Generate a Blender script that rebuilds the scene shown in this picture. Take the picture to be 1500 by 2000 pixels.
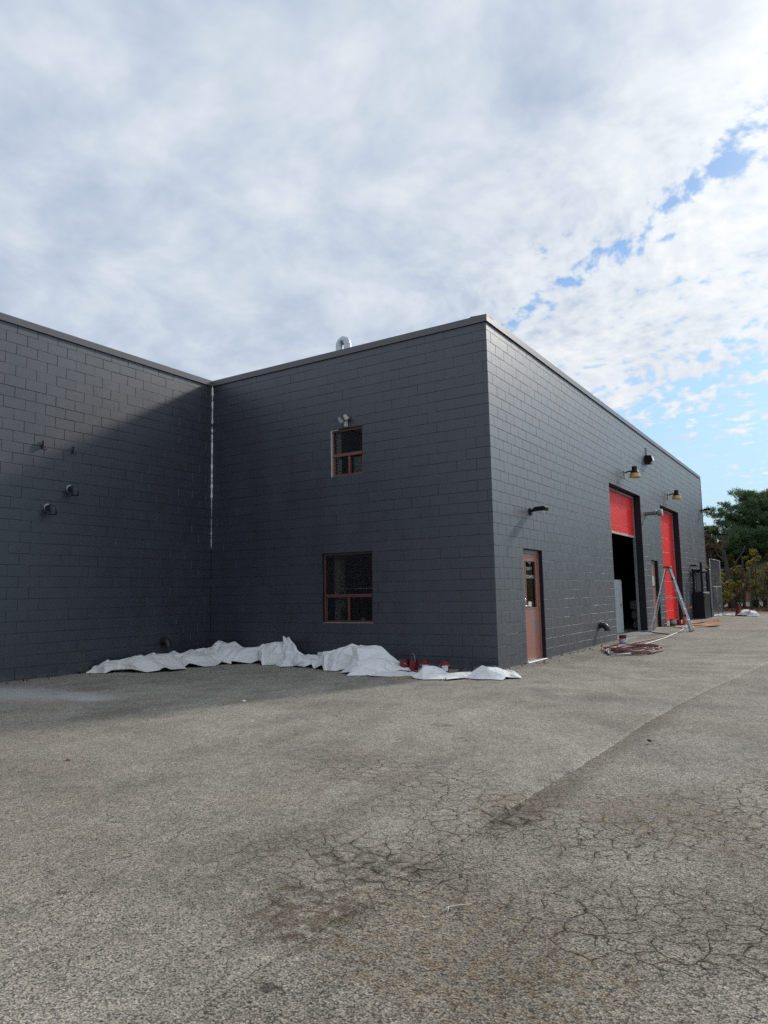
import bpy, bmesh, math, random
import numpy as np
from mathutils import Vector, Matrix

for o in list(bpy.data.objects): bpy.data.objects.remove(o)
S = bpy.context.scene
COL = S.collection
rnd = random.Random(7)
PI = math.pi

# ------------------------------------------------------------------ camera
CAM = Vector((5.2191, -11.8275, 1.3928))
CR = Vector((0.8423, 0.5386, -0.0192)); CF = Vector((-0.5337, 0.8378, 0.1147)); 
CF.normalize(); CU = CR.cross(CF).normalized(); CR = CF.cross(CU).normalized()
cd = bpy.data.cameras.new('camera'); cam = bpy.data.objects.new('camera', cd); COL.objects.link(cam)
cam.matrix_world = Matrix(((CR.x, CU.x, -CF.x, CAM.x), (CR.y, CU.y, -CF.y, CAM.y), (CR.z, CU.z, -CF.z, CAM.z), (0, 0, 0, 1)))
cd.sensor_fit = 'VERTICAL'; cd.sensor_height = 36; cd.lens = 25.16; cd.clip_end = 3000; cd.clip_start = .05
S.camera = cam
S.render.resolution_x, S.render.resolution_y = 768, 1024

# ------------------------------------------------------------------ node helpers
class NT:
    def __init__(s, tree): s.t = tree; s.n = tree.nodes; s.l = tree.links; s.dim = None
    def node(s, typ, ins=None, **props):
        n = s.n.new(typ)
        for k, v in props.items(): setattr(n, k, v)
        for k, v in (ins or {}).items(): s.put(n.inputs[k], v)
        return n
    def put(s, sock, v):
        if isinstance(v, bpy.types.NodeSocket): s.l.new(v, sock)
        else:
            if sock.type == 'RGBA' and len(v) == 3: v = (*v, 1)
            sock.default_value = v
    def m(s, op, a, b=0.0, c=0.0, clamp=False):
        n = s.n.new('ShaderNodeMath'); n.operation = op; n.use_clamp = clamp
        s.put(n.inputs[0], a); s.put(n.inputs[1], b); s.put(n.inputs[2], c)
        return n.outputs[0]
    def v(s, op, a, b=(0, 0, 0)):
        n = s.n.new('ShaderNodeVectorMath'); n.operation = op
        s.put(n.inputs[0], a)
        if op == 'SCALE': s.put(n.inputs['Scale'], b)
        else: s.put(n.inputs[1], b)
        return n.outputs['Value'] if op in ('DISTANCE', 'LENGTH', 'DOT_PRODUCT') else n.outputs['Vector']
    def ss(s, x, a, b, lo=0.0, hi=1.0):
        n = s.n.new('ShaderNodeMapRange'); n.interpolation_type = 'SMOOTHSTEP'
        for i, q in enumerate((x, a, b, lo, hi)): s.put(n.inputs[i], q)
        return n.outputs[0]
    def mix(s, f, a, b, blend='MIX'):
        n = s.n.new('ShaderNodeMix'); n.data_type = 'RGBA'; n.blend_type = blend
        s.put(n.inputs[0], f); s.put(n.inputs[6], a); s.put(n.inputs[7], b)
        return n.outputs[2]
    def noise(s, vec, scale, detail=3, rough=.55, dist=0.0, out='Fac', dim='3D'):
        n = s.node('ShaderNodeTexNoise', noise_dimensions=s.dim or dim, ins= {'Vector': vec, 'Scale': scale, 'Detail': detail, 'Roughness': rough, 'Distortion': dist})
        return n.outputs[out]
    def vor(s, vec, scale, feature='F1', out='Distance', rand=1.0):
        n = s.node('ShaderNodeTexVoronoi', {'Vector': vec, 'Scale': scale, 'Randomness': rand}, feature=feature, voronoi_dimensions=s.dim or '3D')
        return n.outputs[out]
    def ramp(s, f, stops, interp='LINEAR'):
        n = s.n.new('ShaderNodeValToRGB'); e = n.color_ramp; e.interpolation = interp
        while len(e.elements) < len(stops): e.elements.new(.5)
        for el, (p, c) in zip(e.elements, stops):
            el.position = p; el.color = (*c, 1) if hasattr(c, '__len__') else (c, c, c, 1)
        s.put(n.inputs[0], f); return n.outputs[0]
    def xyz(s, vec):
        n = s.n.new('ShaderNodeSeparateXYZ'); s.put(n.inputs[0], vec); return n.outputs
    def comb(s, x, y, z=0.0):
        n = s.n.new('ShaderNodeCombineXYZ')
        for i, q in enumerate((x, y, z)): s.put(n.inputs[i], q)
        return n.outputs[0]
    def bump(s, h, strength, dist, normal=None):
        n = s.node('ShaderNodeBump', {'Strength': strength, 'Distance': dist, 'Height': h})
        if normal is not None: s.put(n.inputs['Normal'], normal)
        return n.outputs[0]

# ------------------------------------------------------------------ sky: broken sheet of high cloud over clear sky
SUN_D = Vector((.30, 1.0, .59)).normalized()      # towards the sun
w = bpy.data.worlds.new('World'); S.world = w; w.use_nodes = True
k = NT(w.node_tree); k.n.clear(); k.dim = '2D'
w.cycles.sampling_method = 'MANUAL'; w.cycles.sample_map_resolution = 512
sky = k.node('ShaderNodeTexSky', sky_type='NISHITA', sun_disc=False)
sky.sun_elevation = math.asin(SUN_D.z); sky.sun_rotation = math.atan2(SUN_D.x, SUN_D.y)
sky.air_density = 1.0; sky.dust_density = .4; sky.ozone_density = 1.0
tc = k.node('ShaderNodeTexCoord')
dirv = k.v('NORMALIZE', tc.outputs['Generated'])
dx, dy, dz = k.xyz(dirv)
zz = k.m('MAXIMUM', dz, .05)
u = k.m('DIVIDE', dx, zz); v = k.m('DIVIDE', dy, zz)
uv = k.comb(u, v)
warp = k.noise(uv, 1.3, 1, out='Color')
uvw = k.v('ADD', uv, k.v('SCALE', k.v('SUBTRACT', warp, (.5, .5, .5)), .35))
c = k.m('ADD', k.m('MULTIPLY', u, .61), k.m('MULTIPLY', v, .79))          # across the cloud bands
c = k.m('ADD', c, k.m('MULTIPLY', k.m('SUBTRACT', k.noise(uv, 3.0, 2, .6), .5), .22))
cov = k.ramp(k.m('DIVIDE', c, 5.0), [(0, 1.9), (.20, 1.45), (.240, 1.05), (.256, .76), (.266, .46), (.273, .54), (.287, 1.0), (.42, .95), (.455, .52), (.485, .86), (.525, .30), (.565, .58), (.63, .16), (.72, .40), (.82, .10), (1, .22)])
al = k.m('SUBTRACT', k.m('MULTIPLY', u, .79), k.m('MULTIPLY', v, .61))
bandv = k.comb(k.m('MULTIPLY', k.m('ADD', k.m('MULTIPLY', u, .61), k.m('MULTIPLY', v, .79)), 1.5), al)
dome = k.m('ADD', k.m('MAXIMUM', dz, 0.0), .32)
uvp = k.comb(k.m('DIVIDE', dx, dome), k.m('DIVIDE', dy, dome))
uvp = k.v('ADD', uvp, k.v('SCALE', warp, .10))
puff = k.noise(uvp, 30.0, 3, .55)
puff2 = k.noise(bandv, 3.2, 2, .55)
nn = k.m('ADD', k.m('MULTIPLY', puff, .62), k.m('MULTIPLY', puff2, .38))
alpha = k.ss(k.m('ADD', cov, k.m('MULTIPLY', k.m('SUBTRACT', nn, .5), 2.6)), .26, .78)
sd = k.m('MAXIMUM', k.v('DOT_PRODUCT', dirv, tuple(SUN_D)), 0.0)
glow = k.m('POWER', sd, 3.0)
big = k.noise(uvp, 2.2, 1, .5)
mid = k.noise(uvp, 6.5, 4, .58)
dark = k.ss(k.v('DISTANCE', k.v('MULTIPLY', uvw, (1, 1.25, 0)), (-.36, 1.53, 0)), .34, .06)
shade = k.m('ADD', .37, k.m('ADD', k.m('MULTIPLY', k.m('SUBTRACT', big, .5), .35), k.m('MULTIPLY', k.m('SUBTRACT', mid, .5), .80)))
shade = k.m('ADD', shade, k.m('MULTIPLY', k.m('SUBTRACT', puff, .5), k.ss(c, .5, 1.5, .06, .60)))
shade = k.m('SUBTRACT', shade, k.m('MULTIPLY', dark, .36))
shade = k.m('ADD', shade, k.m('MULTIPLY', glow, .44))
ccol = k.ramp(shade, [(0, (.34, .43, .585)), (.36, (.525, .61, .74)), (.70, (.745, .80, .865)), (1, (.90, .925, .95))])
clear = k.v('MULTIPLY', sky.outputs[0], (.100, .122, .138))
veil = k.ss(dz, .36, .06, .0, .85)
clear = k.mix(veil, clear, (.50, .71, .85))
glare = k.m('MULTIPLY', k.m('POWER', sd, 20.0), .35)      # sun shining through the thin cloud, right of the frame
ccol = k.v('ADD', ccol, k.comb(glare, glare, k.m('MULTIPLY', glare, .94)))
final = k.mix(alpha, clear, ccol)
bg = k.node('ShaderNodeBackground', {'Color': final, 'Strength': 1.0})
wo = k.node('ShaderNodeOutputWorld'); k.l.new(bg.outputs[0], wo.inputs[0])

sl = bpy.data.lights.new('sun', 'SUN'); sl.energy = 2.0; sl.angle = math.radians(5.2); sl.color = (1, .95, .87)
so = bpy.data.objects.new('sun', sl); COL.objects.link(so); so.rotation_euler = SUN_D.to_track_quat('Z', 'Y').to_euler(); so.location = (30, 60, 40)

S.view_settings.view_transform = 'Standard'; S.view_settings.look = 'None'
S.view_settings.exposure = 0; S.view_settings.gamma = 1; S.view_settings.use_curve_mapping = False
S.render.engine = 'CYCLES'
S.cycles.use_denoising = False
S.cycles.max_bounces = 6; S.cycles.diffuse_bounces = 3; S.cycles.glossy_bounces = 3; S.cycles.transparent_max_bounces = 8; S.cycles.caustics_reflective = False; S.cycles.caustics_refractive = False

# ------------------------------------------------------------------ materials
MATS = {}
def new_mat(name):
    m = bpy.data.materials.new(name); m.use_nodes = True; t = NT(m.node_tree); t.n.clear()
    out = t.node('ShaderNodeOutputMaterial'); b = t.node('ShaderNodeBsdfPrincipled'); t.l.new(b.outputs[0], out.inputs[0])
    MATS[name] = m; return m, t, b
def simple(name, col, rough=.6, metal=0.0, var=.18, scale=6.0, bump=.1, bscale=60.0, spec=.5, col2=None, thr=None, gpos=True, bdist=.004):
    m, t, b = new_mat(name)
    P = t.node('ShaderNodeNewGeometry').outputs['Position'] if gpos else t.node('ShaderNodeTexCoord').outputs['Object']
    n = t.noise(P, scale, 5, .6)
    c2 = t.mix(n, tuple(x * (1 - var) for x in col), tuple(min(1, x * (1 + var)) for x in col))
    if col2:
        n2 = t.noise(P, thr[2] if len(thr) > 2 else scale * .6, 5, .65)
        c2 = t.mix(t.ss(n2, thr[0], thr[1]), c2, col2)
    t.put(b.inputs['Base Color'], c2)
    t.put(b.inputs['Roughness'], t.m('ADD', rough - .06, t.m('MULTIPLY', n, .12), clamp=True))
    b.inputs['Metallic'].default_value = metal; b.inputs['Specular IOR Level'].default_value = spec
    if bump: t.put(b.inputs['Normal'], t.bump(t.noise(P, bscale, 4, .6), bump, bdist))
    return m

# charcoal masonry paint: satin, rolled over rough block, faint roller laps
def wall_paint(name, base, rough):
    m, t, b = new_mat(name)
    P = t.node('ShaderNodeNewGeometry').outputs['Position']
    lap = t.noise(t.v('MULTIPLY', P, (1.2, 1.2, .35)), 1.4, 4, .6)
    spots = t.noise(P, 9, 4, .65)
    px_, py_, pz_ = t.xyz(P); row = t.m('FLOOR', t.m('DIVIDE', t.m('SUBTRACT', pz_, .04), .2))
    colm = t.m('FLOOR', t.m('DIVIDE', t.m('ADD', t.m('ADD', px_, py_), t.m('MULTIPLY', t.m('PINGPONG', row, 1.0), .2)), .4))
    wn = t.node('ShaderNodeTexWhiteNoise', {'Vector': t.comb(row, colm, 0.0)}, noise_dimensions='2D').outputs['Value']
    f = t.m('ADD', t.m('ADD', t.m('MULTIPLY', lap, .62), t.m('MULTIPLY', spots, .26)), t.m('MULTIPLY', wn, .12))
    t.put(b.inputs['Base Color'], t.mix(t.m('MULTIPLY', t.ss(t.m('SUBTRACT', t.xyz(P)[2], t.m('MULTIPLY', t.m('SUBTRACT', spots, .5), .35)), .15, .0), .35), t.mix(t.ss(f, .25, .75), tuple(x * .84 for x in base), tuple(x * 1.18 for x in base)), (.17, .155, .135)))
    t.put(b.inputs['Roughness'], t.m('ADD', rough - .17, t.m('MULTIPLY', f, .34)))
    grain = t.noise(P, 110, 3, .65)
    lump = t.noise(P, 22, 2, .5)
    h = t.m('ADD', t.m('MULTIPLY', grain, .7), t.m('MULTIPLY', lump, .9))
    b.inputs['Specular IOR Level'].default_value = 1.0
    b.inputs['Coat Weight'].default_value = .5; b.inputs['Coat IOR'].default_value = 1.5
    t.put(b.inputs['Coat Roughness'], t.m('ADD', rough - .06, t.m('MULTIPLY', lap, .22)))
    nb = t.bump(h, .40, .003); t.put(b.inputs['Normal'], nb); t.put(b.inputs['Coat Normal'], nb)
    return m
wall_paint('charcoal_paint', (.025, .028, .041), .46)
wall_paint('mortar_paint', (.021, .023, .031), .52)
simple('flashing_metal', (.135, .125, .13), .42, 0, .1, 2, .05, 30)
simple('brown_frame', (.21, .082, .066), .45, 0, .2, 8, .05)
simple('dark_brown_frame', (.13, .045, .043), .45, 0, .2, 8, .05)
simple('cream_trim', (.55, .50, .44), .7, 0, .15, 12, .2)
simple('white_paint', (.72, .72, .70), .5, 0, .1, 8, .05)
simple('grey_frame', (.22, .225, .235), .45, 0, .15, 6)
simple('track_metal', (.34, .32, .33), .42, .55, .2, 4)
simple('galvanised', (.52, .55, .58), .38, .85, .18, 7, .08, 20)
simple('black_metal', (.010, .010, .012), .5, 0, .3, 6, spec=.25)
simple('gate_steel', (.22, .235, .25), .45, .4, .2, 6)
simple('rusty_pipe', (.10, .075, .06), .7, 0, .3, 12)
simple('black_plastic', (.02, .021, .024), .35, 0, .3, 6)
simple('grey_metal', (.24, .25, .26), .4, .3, .2, 5)
simple('amber_plastic', (.70, .47, .16), .35, 0, .15, 20, 0)
simple('lens_white', (.75, .75, .72), .3, 0, .1, 20, 0)
simple('aluminium', (.62, .63, .64), .38, .8, .12, 9, .05, 40)
simple('red_door_paint', (.93, .020, .016), .5, 0, .04, 1.2, .06, 25, spec=.22)
simple('salmon_door_paint', (.43, .185, .135), .42, 0, .10, 3, .06, 30, col2=(.24, .215, .21), thr=(.57, .68, 1.7))
simple('faded_door_paint', (.36, .19, .135), .5, 0, .12, 3, .06, 30, col2=(.30, .28, .27), thr=(.55, .7, 1.1))
simple('concrete', (.36, .34, .31), .85, 0, .2, 3, .3, 60)
simple('reveal_black', (.020, .021, .025), .55, 0, .2, 4, spec=.3)
simple('interior_dark', (.03, .03, .032), .8, 0, .3, 2)
simple('interior_floor', (.16, .155, .15), .75, 0, .3, 2)
def canvas(name, col, dirt, lo, hi, ds):
    m, t, b = new_mat(name)
    P = t.node('ShaderNodeNewGeometry').outputs['Position']
    n = t.noise(P, 5, 3)
    d = t.ss(t.noise(P, ds, 4, .7), lo, hi); sp = t.ss(t.noise(t.v('MULTIPLY', P, (1, 1, 2.5)), 17, 2, .5), .70, .76)
    c_ = t.mix(n, tuple(x * .93 for x in col), col)
    c_ = t.mix(d, c_, dirt); c_ = t.mix(t.m('MULTIPLY', sp, .75), c_, (.16, .15, .15))
    t.put(b.inputs['Base Color'], c_); b.inputs['Roughness'].default_value = .8; b.inputs['Specular IOR Level'].default_value = .25
    wv = t.v('ADD', P, t.v('SCALE', t.noise(P, 7, 1, out='Color'), .12))
    h = t.m('ADD', t.vor(wv, 7.5), t.m('MULTIPLY', t.vor(wv, 17), .42))
    t.put(b.inputs['Normal'], t.bump(h, .38, .05))
canvas('canvas', (.90, .885, .85), (.56, .53, .49), .64, .80, 4.2)
canvas('canvas_dirty', (.85, .815, .75), (.42, .38, .33), .58, .80, 2.6)
simple('dark_sheet', (.045, .045, .05), .35, 0, .3, 6, .1)
simple('can_red', (.20, .010, .018), .32, 0, .2, 14, .0, gpos=False, col2=(.10, .008, .014), thr=(.5, .75, 26))
simple('can_label', (.72, .73, .75), .5, 0, .06, 30, 0, gpos=False, col2=(.25, .28, .36), thr=(.55, .6, 60))
simple('can_grey', (.40, .41, .43), .4, .2, .15, 20, 0)
simple('can_rim', (.05, .05, .055), .35, .5, .2, 20, 0)
simple('wood_plank', (.50, .36, .22), .7, 0, .2, 5, .1)
simple('cardboard', (.52, .34, .19), .85, 0, .10, 3, .1, 30)
simple('hose_red', (.24, .10, .09), .55, 0, .25, 10, 0)
simple('hose_white', (.68, .62, .59), .55, 0, .15, 10, 0)
simple('orange_plastic', (.62, .14, .03), .5, 0, .15, 10, 0)
simple('pale_steel', (.50, .53, .54), .4, .1, .1, 4, .05)
simple('plastic_wrap', (.30, .31, .33), .3, 0, .25, 9, .2, 30)
simple('curtain', (.80, .82, .82), .9, 0, .1, 20, .1)
simple('curtain_tan', (.55, .52, .42), .9, 0, .12, 10, .1)
simple('sheet_blue', (.55, .66, .74), .5, 0, .15, 3, 0)
simple('blue_print', (.10, .22, .50), .5, 0, .2, 30, 0)
simple('blind_slat', (.20, .205, .21), .5, 0, .1, 10, 0)
simple('leaf_pot', (.08, .12, .06), .6, 0, .4, 20, 0)
simple('clay', (.30, .14, .09), .8, 0, .15, 10)
simple('caulk', (.80, .79, .78), .7, 0, .25, 18, .3, 60, col2=(.16, .15, .15), thr=(.58, .68, 7))
simple('bark', (.075, .060, .048), .9, 0, .4, 7, .6, 18, bdist=.02)
simple('cut_wood', (.62, .43, .25), .8, 0, .15, 20)
simple('brick_far', (.30, .12, .085), .85, 0, .25, 8)
simple('roof_far', (.14, .10, .09), .85, 0, .25, 4)
simple('window_far', (.05, .06, .07), .15, 0, .2, 4, 0)
simple('olive_board', (.34, .32, .16), .8, 0, .25, 2.2, .2, 30)
simple('stone_grey', (.30, .28, .25), .85, 0, .4, 18, .2)
simple('flake_white', (.70, .69, .66), .7, 0, .1, 10, 0)
simple('twig', (.55, .50, .42), .8, 0, .15, 30, 0)
simple('membrane', (.16, .16, .16), .9, 0, .2, 3)

def glass(name, tint=.75):
    m, t, b = new_mat(name); t.n.remove(b)
    out = [n for n in t.n if n.type == 'OUTPUT_MATERIAL'][0]
    tr = t.node('ShaderNodeBsdfTransparent', {'Color': (tint, tint * 1.02, tint)})
    gl = t.node('ShaderNodeBsdfGlossy', {'Color': (1, 1, 1), 'Roughness': .015})
    fr = t.node('ShaderNodeFresnel', {'IOR': 1.5})
    mx = t.node('ShaderNodeMixShader'); t.l.new(fr.outputs[0], mx.inputs[0]); t.l.new(tr.outputs[0], mx.inputs[1]); t.l.new(gl.outputs[0], mx.inputs[2])
    t.l.new(mx.outputs[0], out.inputs[0])
glass('glass', .66)

def leaf_mat(name, cols, rough=.6, trans=.42):
    m, t, b = new_mat(name)
    g = t.node('ShaderNodeNewGeometry')
    n = len(cols)
    cr = t.ramp(g.outputs['Random Per Island'], [((i + .0) / n, c) for i, c in enumerate(cols)], 'CONSTANT')
    v_ = t.noise(g.outputs['Position'], 1.1, 3)
    t.put(b.inputs['Base Color'], t.mix(v_, t.v('SCALE', cr, .65), t.v('SCALE', cr, 1.25)))
    b.inputs['Roughness'].default_value = rough; b.inputs['Specular IOR Level'].default_value = .3
    out = [q for q in t.n if q.type == 'OUTPUT_MATERIAL'][0]
    tl = t.node('ShaderNodeBsdfTranslucent', {'Color': cr}); mx = t.node('ShaderNodeMixShader', {0: trans})
    t.l.new(b.outputs[0], mx.inputs[1]); t.l.new(tl.outputs[0], mx.inputs[2]); t.l.new(mx.outputs[0], out.inputs[0])
leaf_mat('pine_needles', [(.075, .15, .07), (.055, .12, .06), (.11, .20, .07), (.08, .155, .08), (.19, .25, .08)], .6, .35)
leaf_mat('leaves_yellow', [(.75, .58, .09), (.58, .50, .11), (.30, .36, .10), (.38, .24, .09), (.24, .30, .09), (.65, .44, .09)])
leaf_mat('leaves_olive', [(.15, .20, .06), (.22, .26, .08), (.32, .33, .09), (.12, .16, .055), (.44, .40, .10)])
leaf_mat('leaves_brown', [(.20, .125, .08), (.15, .10, .075), (.27, .15, .08), (.12, .095, .08), (.36, .22, .08)])
leaf_mat('leaves_red', [(.46, .10, .06), (.38, .17, .08), (.26, .16, .08), (.52, .15, .07)])
leaf_mat('leaves_litter', [(.28, .09, .045), (.34, .14, .06), (.20, .10, .06), (.16, .09, .05), (.40, .20, .08)], .8, .05)
leaf_mat('grass_green', [(.08, .14, .04), (.12, .17, .05), (.06, .10, .03)])

# weathered asphalt: exposed aggregate, alligator cracks, silt in the hollows
def asphalt(name, tone, stone_scale, rough_relief, crack_amt):
    m, t, b = new_mat(name); t.dim = '2D'
    P = t.node('ShaderNodeNewGeometry').outputs['Position']
    x, y, z = t.xyz(P); P2 = t.comb(x, y)
    vc = t.node('ShaderNodeTexVoronoi', {'Vector': P2, 'Scale': stone_scale, 'Randomness': 1.0}, voronoi_dimensions='2D')
    rv = t.xyz(vc.outputs['Color'])[0]
    stone = t.ramp(rv, [(0, (.045, .042, .039)), (.20, (.145, .135, .121)), (.50, (.222, .206, .180)), (.80, (.272, .250, .214)), (.95, (.32, .295, .255)), (1.0, (.42, .395, .345))])
    gap = t.ss(vc.outputs['Distance'], .42, .85)
    vs = t.node('ShaderNodeTexVoronoi', {'Vector': P2, 'Scale': stone_scale * .33, 'Randomness': 1.0}, voronoi_dimensions='2D')
    big = t.ss(t.xyz(vs.outputs['Color'])[1], .80, .95)
    bigc = t.ramp(t.xyz(vs.outputs['Color'])[0], [(0, (.07, .065, .062)), (.5, (.22, .20, .175)), (1, (.40, .37, .32))])
    inb = t.m('MULTIPLY', big, t.ss(vs.outputs['Distance'], .40, .28))
    col = t.mix(t.m('MULTIPLY', gap, .72), stone, (.060, .055, .049))
    col = t.mix(t.m('MULTIPLY', inb, .8), col, bigc)
    # slow blotches
    n1 = t.noise(P2, .55, 3, .6); n2 = t.noise(P2, 2.3, 4, .62); n3 = t.noise(P2, 12, 3, .6)
    tonef = t.m('ADD', t.m('ADD', t.m('MULTIPLY', n1, .62), t.m('MULTIPLY', n2, .42)), t.m('MULTIPLY', n3, .35))
    col = t.v('MULTIPLY', t.v('SCALE', col, t.m('MULTIPLY', t.ss(tonef, .36, 1.02, .60, 1.34), tone)), (1.035, 1.0, .94))
    col = t.mix(t.m('MULTIPLY', t.ss(t.noise(P2, .9, 4, .65), .42, .70), .6), col, t.v('MULTIPLY', col, (.88, .84, .79)))
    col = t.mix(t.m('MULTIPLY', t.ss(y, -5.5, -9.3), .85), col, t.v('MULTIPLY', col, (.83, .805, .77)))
    def blob(cx, cy, rx, ry, soft=.55):
        d = t.v('LENGTH', t.v('MULTIPLY', t.v('SUBTRACT', P2, (cx, cy, 0)), (1 / rx, 1 / ry, 0)))
        d = t.m('ADD', d, t.m('MULTIPLY', t.m('SUBTRACT', n2, .5), 1.1))
        return t.ss(d, 1.0, 1.0 - soft)
    def many(L):
        r = None
        for a in L:
            q = blob(*a); r = q if r is None else t.m('MAXIMUM', r, q)
        return r
    wv = t.v('ADD', P2, t.v('SCALE', t.v('SUBTRACT', t.noise(P2, 6, 2, out='Color'), (.5, .5, .5)), .12))
    e1 = t.vor(wv, 7.5, 'DISTANCE_TO_EDGE'); e2 = t.vor(wv, 13, 'DISTANCE_TO_EDGE')
    wid = t.ss(n3, .25, .75, .006, .030)
    ck = t.m('MAXIMUM', t.m('SUBTRACT', 1.0, t.m('DIVIDE', e1, wid), clamp=True), t.m('MULTIPLY', t.m('SUBTRACT', 1.0, t.m('DIVIDE', e2, wid), clamp=True), t.ss(n1, .4, .6)))
    zone = many([(2.95, -8.55, .9, .65), (3.05, -7.5, .85, .85), (4.45, -8.55, .85, .70), (4.8, -6.6, .8, 1.4), (2.2, -6.9, 1.2, .6), (3.9, -7.6, .8, .55)])
    core = many([(3.0, -8.62, .62, .48), (3.2, -7.6, .45, .6)])
    faint = t.m('MULTIPLY', t.ss(n1, .46, .62), .45)
    ckm = t.m('MULTIPLY', t.m('MULTIPLY', ck, t.m('MAXIMUM', zone, faint)), t.m('MULTIPLY', t.m('MAXIMUM', t.ss(n2, .26, .44), core), crack_amt), clamp=True)
    # long wandering single cracks
    lw = t.v('ADD', P2, t.v('SCALE', t.v('SUBTRACT', t.noise(P2, 1.6, 3, out='Color'), (.5, .5, .5)), .9))
    le = t.vor(lw, .55, 'DISTANCE_TO_EDGE')
    lc = t.m('MULTIPLY', t.m('SUBTRACT', 1.0, t.m('DIVIDE', le, .0045), clamp=True), t.ss(n2, .44, .58))
    ckm = t.m('MAXIMUM', ckm, t.m('MULTIPLY', lc, .8))
    # silt and stains
    # silt lies in the low joints between the crazed plates
    joint = t.m('MULTIPLY', t.ss(e1, .20, .05), t.ss(n3, .30, .6))
    silt = many([(3.45, -9.15, .75, .60), (3.35, -7.35, .36, .36), (3.9, -9.2, .9, .60), (4.2, -7.0, .9, .6)])
    siltf = t.m('MULTIPLY', silt, t.m('ADD', t.m('MULTIPLY', joint, .75), t.m('MULTIPLY', t.ss(n3, .30, .7), .60)), clamp=True)
    col = t.mix(t.m('MULTIPLY', siltf, .8), col, t.v('MULTIPLY', col, (.82, .72, .60)))
    jz = t.m('MULTIPLY', t.m('MULTIPLY', zone, joint), .6); col = t.mix(jz, col, t.v('MULTIPLY', col, (.74, .67, .59)))
    oil = many([(3.02, -8.65, .40, .40), (3.12, -9.2, .30, .45), (3.38, -7.5, .20, .28), (1.53, -5.02, .17, .09), (2.66, -7.05, .12, .05), (2.45, -7.4, .10, .04), (3.1, -9.25, .35, .14)])
    col = t.mix(t.m('MULTIPLY', t.m('MULTIPLY', oil, t.m('MAXIMUM', t.ss(n3, .35, .65), joint)), .9), col, t.v('MULTIPLY', col, (.42, .40, .375)))
    if name == 'asphalt_old':
        seam = t.m('MULTIPLY', t.ss(t.m('SUBTRACT', x, t.m('ADD', 3.30, t.m('MULTIPLY', n3, .12))), .26, .02), t.m('MULTIPLY', t.ss(y, -8.2, -7.0), t.ss(n2, .25, .6)))
        col = t.mix(t.m('MULTIPLY', seam, .75), col, t.v('MULTIPLY', col, (.56, .49, .42)))
    pale_patch = many([(-5.4, -5.6, 1.9, .85, .8), (-4.2, -5.35, 1.1, .50, .8)])  # pale ragged patches blended over the asphalt colour beside the wing
    col = t.mix(t.m('MULTIPLY', pale_patch, .62), col, (.60, .59, .57))
    sweep = t.m('MULTIPLY', t.ss(t.noise(t.v('MULTIPLY', P2, (1.0, 3.0, 0)), 1.8, 5, .65), .52, .72), t.ss(x, 0.5, -2.5))
    col = t.mix(t.m('MULTIPLY', sweep, .30), col, (.34, .33, .32))
    col = t.mix(ckm, col, (.022, .019, .017))
    t.put(b.inputs['Base Color'], col)
    t.put(b.inputs['Roughness'], .88); b.inputs['Specular IOR Level'].default_value = .3
    h = t.m('SUBTRACT', t.m('SUBTRACT', t.m('MULTIPLY', n3, 1.6), t.m('MULTIPLY', gap, .8)), t.m('MULTIPLY', t.m('MULTIPLY', t.ss(e1, .055, .0), t.m('MAXIMUM', t.m('MULTIPLY', zone, t.ss(n2, .36, .60)), core)), 1.9))
    t.put(b.inputs['Normal'], t.bump(h, rough_relief, .006))
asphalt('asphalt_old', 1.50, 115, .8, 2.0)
asphalt('asphalt_new', 1.66, 135, .5, 2.0)

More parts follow.
